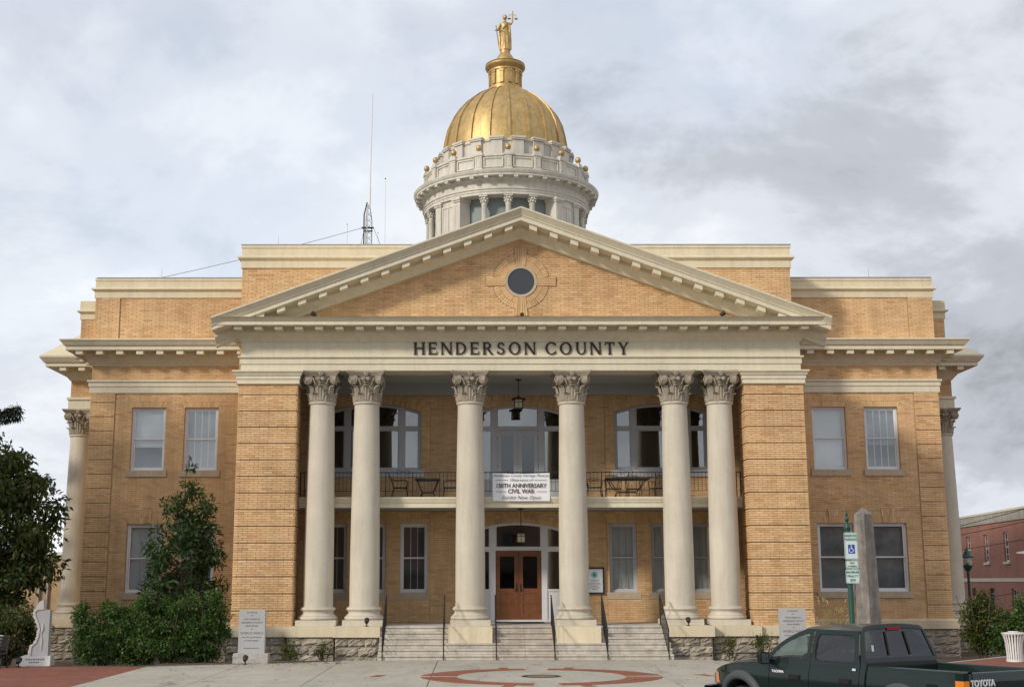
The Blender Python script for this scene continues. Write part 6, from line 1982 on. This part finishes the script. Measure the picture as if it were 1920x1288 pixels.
def side_panel(name, ua, ub, s, top=belt, parent=TK):
    m = MB(); n = max(3, int((ub - ua) / .045)); rows = []
    for i in range(n + 1):
        u = ua + (ub - ua) * i / n
        lo, hi = arch(u), top(u)
        rows.append([(u, s * side_v(u, lo + (hi - lo) * j / 12), lo + (hi - lo) * j / 12) for j in range(13)])
    m.loft(rows, closed=False, cap=False)
    return m.build(name, 'paint', parent, 'all')
for s in (1, -1):
    side_panel('front_fender', 3.635, 5.02, s)
    fd = side_panel('door', 2.822, 3.626, s); rd_ = side_panel('door', 1.872, 2.812, s)
    side_panel('cab_corner', 1.765, 1.862, s)
    bs = side_panel('bed_side', 0.12, 1.73, s)
    # bed rail, inner wall
    m = MB(); rows = []
    for i in range(12):
        u = .12 + 1.61 * i / 11; v = side_v(u, 1.155)
        rows.append([(u, s * v, 1.155), (u, s * (v - .02), 1.172), (u, s * (v - .08), 1.172), (u, s * (v - .10), 1.15), (u, s * (v - .10), .70)])
    m.loft(rows, closed=False, cap=False); m.build('bed_rail', 'paint', bs, 'all')
    for d_, ux in ((fd, 3.0), (rd_, 2.02)):
        h = MB().box(ux, ux + .20, *sorted((s * .806, s * .825)), .905, .955); h.build('handle', 'black', d_)
        MB().box(ux - .015, ux + .215, *sorted((s * .785, s * .807)), .89, .97).build('handle_recess', 'black', d_)
    if s > 0:
        MB().prism([(p[0] + .62, p[1] + .92) for p in rrect(.17, .15, .03)], .800, .8045).build('fuel_door', 'paint', bs)
    # wheel-arch flares
    for c, nm in WB:
        m = MB(); rows = []
        for k in range(19):
            a = PI * k / 18 if True else 0
            ro, rin = .55, .43
            cu_, su_ = math.cos(a), math.sin(a)
            vv = side_v(c + ro * cu_ * .9, min(1.0, .36 + ro * su_))
            rows.append([(c + ro * cu_, s * (vv - .005), .36 + ro * 1.12 * su_), (c + (ro - .02) * cu_, s * (vv + .045), .36 + (ro - .02) * 1.12 * su_), (c + (rin + .03) * cu_, s * (vv + .06), .36 + (rin + .03) * 1.12 * su_), (c + rin * cu_, s * (vv + .045), .36 + rin * 1.12 * su_), (c + rin * cu_, s * (vv - .16), .36 + rin * 1.12 * su_)])
        m.loft(rows, closed=False, cap=False); m.build('wheel_arch_flare', 'plastic', TK, 'all')
# hood and cowl
m = MB(); rows = []
for i in range(20):
    u = 3.62 + 1.42 * i / 19; e = side_v(u, belt(u)) - .004; b = belt(u)
    crown = .075 * (1 - ((u - 3.62) / 1.45) ** 3)
    rows.append([(u, e * q, b + crown * (1 - q ** 4) * (0.92 + .08 * math.cos(3 * PI * q)) + .002) for q in [x / 8 for x in range(-8, 9)]])
m.loft(rows, closed=False, cap=False); m.build('hood', 'paint', TK, 'all')
# front end
fe = MB(); rows = []
for w in (.50, .62, .75, .86, .96):
    rows.append([(5.02 + .10 * (1 - (q ** 2)) - .06 * (w - .5), q * (side_v(5.02, w)), w) for q in [x / 6 for x in range(-6, 7)]])
fe.loft(rows, closed=False, cap=False); fe.build('grille_panel', 'paint', TK, 'all')
MB().box(5.08, 5.125, -.42, .42, .70, .86).build('grille', 'black', TK)
bp_ = MB(); rows = []
for q in [x / 8 for x in range(-8, 9)]:
    u = 5.24 - .20 * abs(q) ** 3; v = q * .86
    rows.append([(u - .16, v, .70), (u - .02, v, .70), (u, v, .64), (u, v, .48), (u - .16, v, .44)])
bp_.loft(rows, closed=False, cap=False); bp_.build('front_bumper', 'plastic', TK, 'all')
for s in (1, -1):
    hl = MB(); rows = []
    for j in range(5):
        w = .745 + .16 * j / 4
        rows.append([(u, s * (side_v(u, w) + .006), w) for u in np.linspace(4.86 + .04 * (j / 4), 5.035, 5)])
    hl.loft(rows, closed=False, cap=False); hl.build('corner_lamp', 'amber', TK, 'all')
    MB().box(4.98, 5.10, *sorted((s * .42, s * .575)), .72, .88).build('headlight', 'chrome', TK)
# cab greenhouse
ROOF, BELT = 1.625, 1.125
def gp(u, t, s):
    return (u, s * (.745 - .155 * t - .02 * math.sin(PI * t) * -1), BELT + (ROOF - BELT) * t)
def ring_between(outer, inner, name, mat, parent, thick=None):
    m = MB(); n = len(outer)
    m.add(list(outer) + list(inner), [(i, (i + 1) % n, (i + 1) % n + n, i + n) for i in range(n)])
    return m.build(name, mat, parent, 'all')
def sample(poly, n):
    """resample closed polygon (2D) to points by equal arc length starting at the first point"""
    P = [Vector(p) for p in poly]; L = [(P[(i + 1) % len(P)] - P[i]).length for i in range(len(P))]; tot_ = sum(L); out = []
    for k in range(n):
        d = tot_ * k / n; i = 0
        while d > L[i] + 1e-9: d -= L[i]; i += 1
        out.append(P[i].lerp(P[(i + 1) % len(P)], d / L[i]))
    return out
def rounded(poly, inset, rad):
    """inset polygon with rounded corners"""
    n = len(poly); c = Vector((sum(p[0] for p in poly) / n, sum(p[1] for p in poly) / n)); P = [Vector(p) for p in poly]; ins = []
    for i in range(n):
        a, b, d = P[i - 1], P[i], P[(i + 1) % n]
        e1 = (b - a).normalized(); e2 = (d - b).normalized(); n1 = Vector((-e1.y, e1.x)); n2 = Vector((-e2.y, e2.x))
        k = (n1 + n2); k = k / max(.25, k.dot(n1)) if k.length > 1e-6 else n1
        ins.append(b + k * inset)
    out = []
    for i in range(n):
        a, b, d = ins[i - 1], ins[i], ins[(i + 1) % n]
        r1 = min(rad, (a - b).length * .4); r2 = min(rad, (d - b).length * .4)
        p0 = b + (a - b).normalized() * r1; p1 = b + (d - b).normalized() * r2
        for q in range(6):
            t = q / 5; out.append((1 - t) ** 2 * p0 + 2 * t * (1 - t) * b + t * t * p1)
    return out
def framed_glass(poly, inset, rad, fn, glass, parent, pname='window_frame', gname='window_glass', seal=True, off=None):
    N = 72
    inner = rounded(poly, inset, rad)
    inn = sample(inner, N)
    # pair each inner point with the outer boundary along the ray from the centroid
    c = sum((Vector(p) for p in poly), Vector((0, 0))) / len(poly)
    out = []
    for p in inn:
        d = (p - c); best = None
        for i in range(len(poly)):
            a, b = Vector(poly[i]), Vector(poly[(i + 1) % len(poly)]); e = b - a
            den = d.x * e.y - d.y * e.x
            if abs(den) < 1e-9: continue
            t = ((a.x - c.x) * e.y - (a.y - c.y) * e.x) / den; q = ((a.x - c.x) * d.y - (a.y - c.y) * d.x) / den
            if t > 0 and -1e-6 <= q <= 1 + 1e-6 and (best is None or t < best): best = t
        out.append(c + d * best)
    # corners of the outer polygon must be hit exactly
    for v in poly:
        v = Vector(v); k = min(range(N), key=lambda i: (out[i] - v).length); out[k] = v
    fr = ring_between([fn(p.x, p.y) for p in out], [fn(p.x, p.y) for p in inn], pname, 'paint', parent)
    gi = [fn(p.x, p.y) for p in inn]; off = Vector(off)
    gl = MB().add([tuple(Vector(p) + off) for p in gi], [tuple(range(N))]).build(gname, glass, parent)
    sl_ = MB(); inn2 = [c + (p - c) * .955 for p in inn]
    sl_.add([tuple(Vector(p) + off * .9) for p in gi] + [tuple(Vector(fn(p.x, p.y)) + off * .9) for p in inn2], [(i, (i + 1) % N, (i + 1) % N + N, i + N) for i in range(N)])
    sl_.add([tuple(p) for p in gi] + [tuple(Vector(p) + off * 1.05) for p in gi], [(i, (i + 1) % N, (i + 1) % N + N, i + N) for i in range(N)])
    sl_.build('window_seal', 'black', parent)
    return fr
K = (ROOF - BELT)
uw = lambda z: 3.80 - .50 * (z / K) - .30 * (z / K) ** 3.5      # curved windscreen pillar
for s in (1, -1):
    # coordinates: (u, height in metres above belt)
    fn = lambda u, z, s=s: gp(u, z / K, s)
    fpoly = [(2.826, 0.0)] + [(uw(K * q / 7), K * q / 7) for q in range(8)] + [(2.826, K)]
    rpoly = [(1.872, 0.0), (2.816, 0.0), (2.816, K), (1.99, K)]
    framed_glass(fpoly, .062, .05, fn, 'truckglass', TK, off=(0, -s * .012, 0))
    framed_glass(rpoly, .065, .08, fn, 'tintglass', TK, off=(0, -s * .012, 0))
    m = MB(); m.add([gp(1.765, 0, s), gp(1.862, 0, s), gp(1.98, 1, s), gp(1.90, 1, s)], [(0, 1, 2, 3)]); m.build('rear_pillar', 'paint', TK)
    # mirrors
    mi = MB().loft([[(u_, s * v_, w_) for u_, v_, w_ in ((3.56, .83, 1.10), (3.56, 1.00, 1.10), (3.56, 1.02, 1.24), (3.56, .98, 1.285), (3.56, .84, 1.27))], [(u_, s * v_, w_) for u_, v_, w_ in ((3.66, .85, 1.12), (3.66, .98, 1.12), (3.66, 1.0, 1.24), (3.66, .97, 1.265), (3.66, .86, 1.25))]])
    mo = mi.build('mirror', 'black', TK)
    MB().add([(3.557, s * v_, w_) for v_, w_ in ((.85, 1.12), (.985, 1.12), (1.0, 1.24), (.97, 1.265), (.855, 1.25))], [(0, 1, 2, 3, 4)]).build('mirror_glass', 'chrome', mo)
    MB().box(3.59, 3.65, *sorted((s * .72, s * .85)), 1.12, 1.17).build('mirror_arm', 'black', mo)
# roof
m = MB(); rows = []
us_ = np.linspace(1.90, 3.03, 14)
for i, u in enumerate(us_):
    t = i / 13; ed_ = min(1, min(t, 1 - t) * 6)
    row = []
    for q in [x / 8 for x in range(-8, 9)]:
        z = ROOF + (.075 * (1 - abs(q) ** 3.2)) * (.55 + .45 * math.sin(PI * min(1, max(0, t)) * .5 + .0) if t < .5 else 1 - .35 * ((t - .5) / .5) ** 2) 
        row.append((u, q * .59, z))
    rows.append(row)
m.loft(rows, closed=False, cap=False); m.build('roof', 'paint', TK, 'all')
# windshield and rear window
wf = lambda v, z: (uw(z) + .06 * (1 - (v / .745) ** 2), v * (.745 - .155 * z / K) / .745, BELT + z + .02 * (1 - (v / .745) ** 2) * (z / K))
framed_glass([(.745, 0.0)] + [(.745, K * q / 7) for q in range(1, 8)] + [(-.745, K * q / 7) for q in range(7, -1, -1)], .06, .05, wf, 'truckglass', TK, 'windshield_frame', 'windshield', off=(-.01, 0, 0))
rwf = lambda v, z: (1.765 + .135 * z / K, v * (.745 - .155 * z / K) / .745, BELT + z + .03 * (1 - (v / .745) ** 2) * (z / K))
rg2 = framed_glass([(.745, 0.13), (-.745, 0.13), (-.745, K), (.745, K)], .06, .10, rwf, 'tintglass', TK, 'rear_window_frame', 'rear_window', off=(.012, 0, 0))
MB().add([rwf(v, z) for v, z in ((.745, 0), (-.745, 0), (-.745, .13), (.745, .13))], [(0, 1, 2, 3)]).build('rear_panel', 'black', rg2)
for q in (-.235, .235):
    MB().tube([tuple(Vector(rwf(q, .16)) + Vector((.0, 0, 0))), tuple(Vector(rwf(q, K - .04)) + Vector((.0, 0, 0)))], .012, 6).build('slider_bar', 'black', rg2)
MB().box(1.885, 1.905, -.13, .13, 1.632, 1.672).build('brake_lamp', 'redlens', TK)
MB().box(1.735, 1.77, -.76, .76, .50, 1.12).build('cab_back', 'paint', TK)
st_ = MB().add([tuple(Vector(rwf(v, z)) + Vector((.005, 0, 0))) for v, z in ((.60, .22), (.55, .22), (.55, .30), (.60, .30))], [(0, 1, 2, 3)]); st_.build('sticker', M('sticker_white', (0.6, 0.65, 0.66), .5), rg2)
# bed
MB().box(.14, 1.73, -.70, .70, .68, .71).build('bed_floor', 'black', TK)
MB().box(1.70, 1.733, -.72, .72, .50, 1.15).build('bed_front', 'paint', TK)
for s in (1, -1):
    MB().box(.85, 1.47, *sorted((s * .50, s * .70)), .71, .90).build('wheel_tub', 'black', TK)
tg = MB(); rows = []
for w in (.60, .63, .80, 1.0, 1.14, 1.155, 1.155):
    k = len(rows); d = .115 + (.012 if 0 < k < 5 else .02)
    if k == 6: d = .19
    rows.append([(d if k < 6 else .19, q * .69, w) for q in [x / 6 for x in range(-6, 7)]])
tg.loft(rows, closed=False, cap=False)
TG = tg.build('tailgate', 'paint', TK, 'all')
MB().box(.185, .195, -.69, .69, .71, 1.154).build('tailgate_inner', 'paint', TG)
MB().prism([(p[0], p[1] + .99) for p in rrect(.24, .09, .02)], -.004, .004).xf(Matrix.Translation((.124, 0, 0)) @ Matrix.Rotation(PI / 2, 4, 'Z')).build('handle', 'black', TG)
m = text_mb('TOYOTA', .115, 'CENTER', .004, .004, 1.0)
m.xf(Matrix.Translation((.120, .42, .985)) @ Matrix.Rotation(-PI / 2, 4, 'Z')); m.build('lettering', M('badge_silver', (.7, .7, .7), .3), TG, recalc=False)
for s in (1, -1):
    tl = MB().loft([[(.105, s * .70, z), (.125, s * .785, z), (.24, s * .803, z), (.24, s * .74, z), (.15, s * .69, z)] for z in (.92, 1.06)])
    lo_ = tl.build('tail_lamp', 'amber', TK); 
    MB().loft([[(.103, s * .70, z), (.123, s * .787, z), (.24, s * .806, z), (.24, s * .74, z), (.15, s * .69, z)] for z in (.70, .915)]).build('red_lens', 'redlens', lo_)
    MB().loft([[(.11, s * .695, z), (.128, s * .78, z), (.24, s * .797, z), (.24, s * .70, z)] for z in (1.062, 1.155)]).build('bed_corner', 'paint', TK)
    MB().loft([[(.11, s * .695, z), (.128, s * .78, z), (.24, s * .797, z), (.24, s * .70, z)] for z in (.52, .698)]).build('bed_corner', 'paint', TK)
MB().box(-.06, .10, -.82, .82, .44, .60).build('rear_bumper', 'chrome', TK)
# badges on the door and cab
for txt, sz, u, w in (('PRERUNNER', .055, 3.52, .995), ('TACOMA', .062, 3.36, .978)):
    pass
m = text_mb('TACOMA', .048, 'CENTER', .002, .002, 1.2); m.xf(Matrix.Translation((3.44, .797, .985)) @ Matrix.Rotation(PI, 4, 'Z')); m.build('badge', bpy.data.materials['badge_silver'], TK, recalc=False)
m = text_mb('SR5', .036, 'CENTER', .002, .003, 1.1); m.xf(Matrix.Translation((1.96, .775, 1.09)) @ Matrix.Rotation(PI, 4, 'Z')); m.build('badge', bpy.data.materials['badge_silver'], TK, recalc=False)
# underbody, interior
MB().box(.3, 4.9, -.66, .66, .34, .56).build('chassis', 'black', TK)
MB().box(1.86, 3.9, -.70, .70, .50, .60).build('cab_floor', 'black', TK)
MB().box(3.62, 3.66, -.72, .72, .56, 1.10).build('firewall', 'black', TK)
MB().loft([[(3.40, -.70, .95), (3.40, .70, .95), (3.74, .70, .95), (3.74, -.70, .95)], [(3.44, -.70, 1.13), (3.44, .70, 1.13), (3.76, .70, 1.12), (3.76, -.70, 1.12)]]).build('dashboard', 'plastic', TK)
sw = MB().tube([(3.30 - .09 * math.sin(a), .36 + .185 * math.cos(a), 1.09 + .165 * math.sin(a)) for a in [2 * PI * k / 24 for k in range(25)]], .016, 6)
sw.tube([(3.30, .19, 1.09), (3.32, .36, 1.08), (3.30, .53, 1.09)], .02, 6); sw.tube([(3.32, .36, 1.08), (3.5, .36, .98)], .03, 6)
sw.build('steering_wheel', 'black', TK)
for v in (.36, -.36):
    s_ = MB().loft([[(2.70, v - .24, .60), (3.18, v - .24, .60), (3.18, v + .24, .60), (2.70, v + .24, .60)], [(2.66, v - .24, .80), (3.18, v - .24, .82), (3.18, v + .24, .82), (2.66, v + .24, .80)]])
    s_.loft([[(2.62, v - .23, .76), (2.76, v - .23, .76), (2.76, v + .23, .76), (2.62, v + .23, .76)], [(2.48, v - .22, 1.30), (2.57, v - .22, 1.30), (2.57, v + .22, 1.30), (2.48, v + .22, 1.30)]])
    s_.loft([[(2.47, v - .13, 1.34), (2.55, v - .13, 1.34), (2.55, v + .13, 1.34), (2.47, v + .13, 1.34)], [(2.44, v - .12, 1.50), (2.51, v - .12, 1.50), (2.51, v + .12, 1.50), (2.44, v + .12, 1.50)]])
    s_.build('seat', 'seat', TK)
MB().box(1.90, 2.05, -.62, .62, .62, 1.24).build('rear_seat', 'seat', TK)
for c, nm in WB:
    for s in (1, -1):
        tw = MB().lathe([(.24, -.11), (.33, -.115), (.365, -.085), (.37, 0), (.365, .085), (.33, .115), (.24, .11)], 32)
        tw.xf(Matrix.Translation((c, s * .70, .37)) @ Matrix.Rotation(PI / 2, 4, 'X')); w_ = tw.build('wheel', 'black', TK, True)
        rm = MB().lathe([(.001, .06), (.06, .075), (.20, .05), (.235, .09), (.245, .105)], 24); rm.xf(Matrix.Translation((c, s * .70, .37)) @ Matrix.Rotation(-s * PI / 2, 4, 'X')); rm.build('rim', 'chrome', w_, True)
        wl = MB().lathe([(.44, .0), (.44, .22)], 20, a0=0, a1=PI).xf(Matrix.Translation((c, s * .76 if s > 0 else -.54, .36)) @ Matrix.Rotation(PI / 2, 4, 'X') @ Matrix.Scale(1.12, 4, (0, 1, 0))); wl.build('wheel_well', 'black', TK)
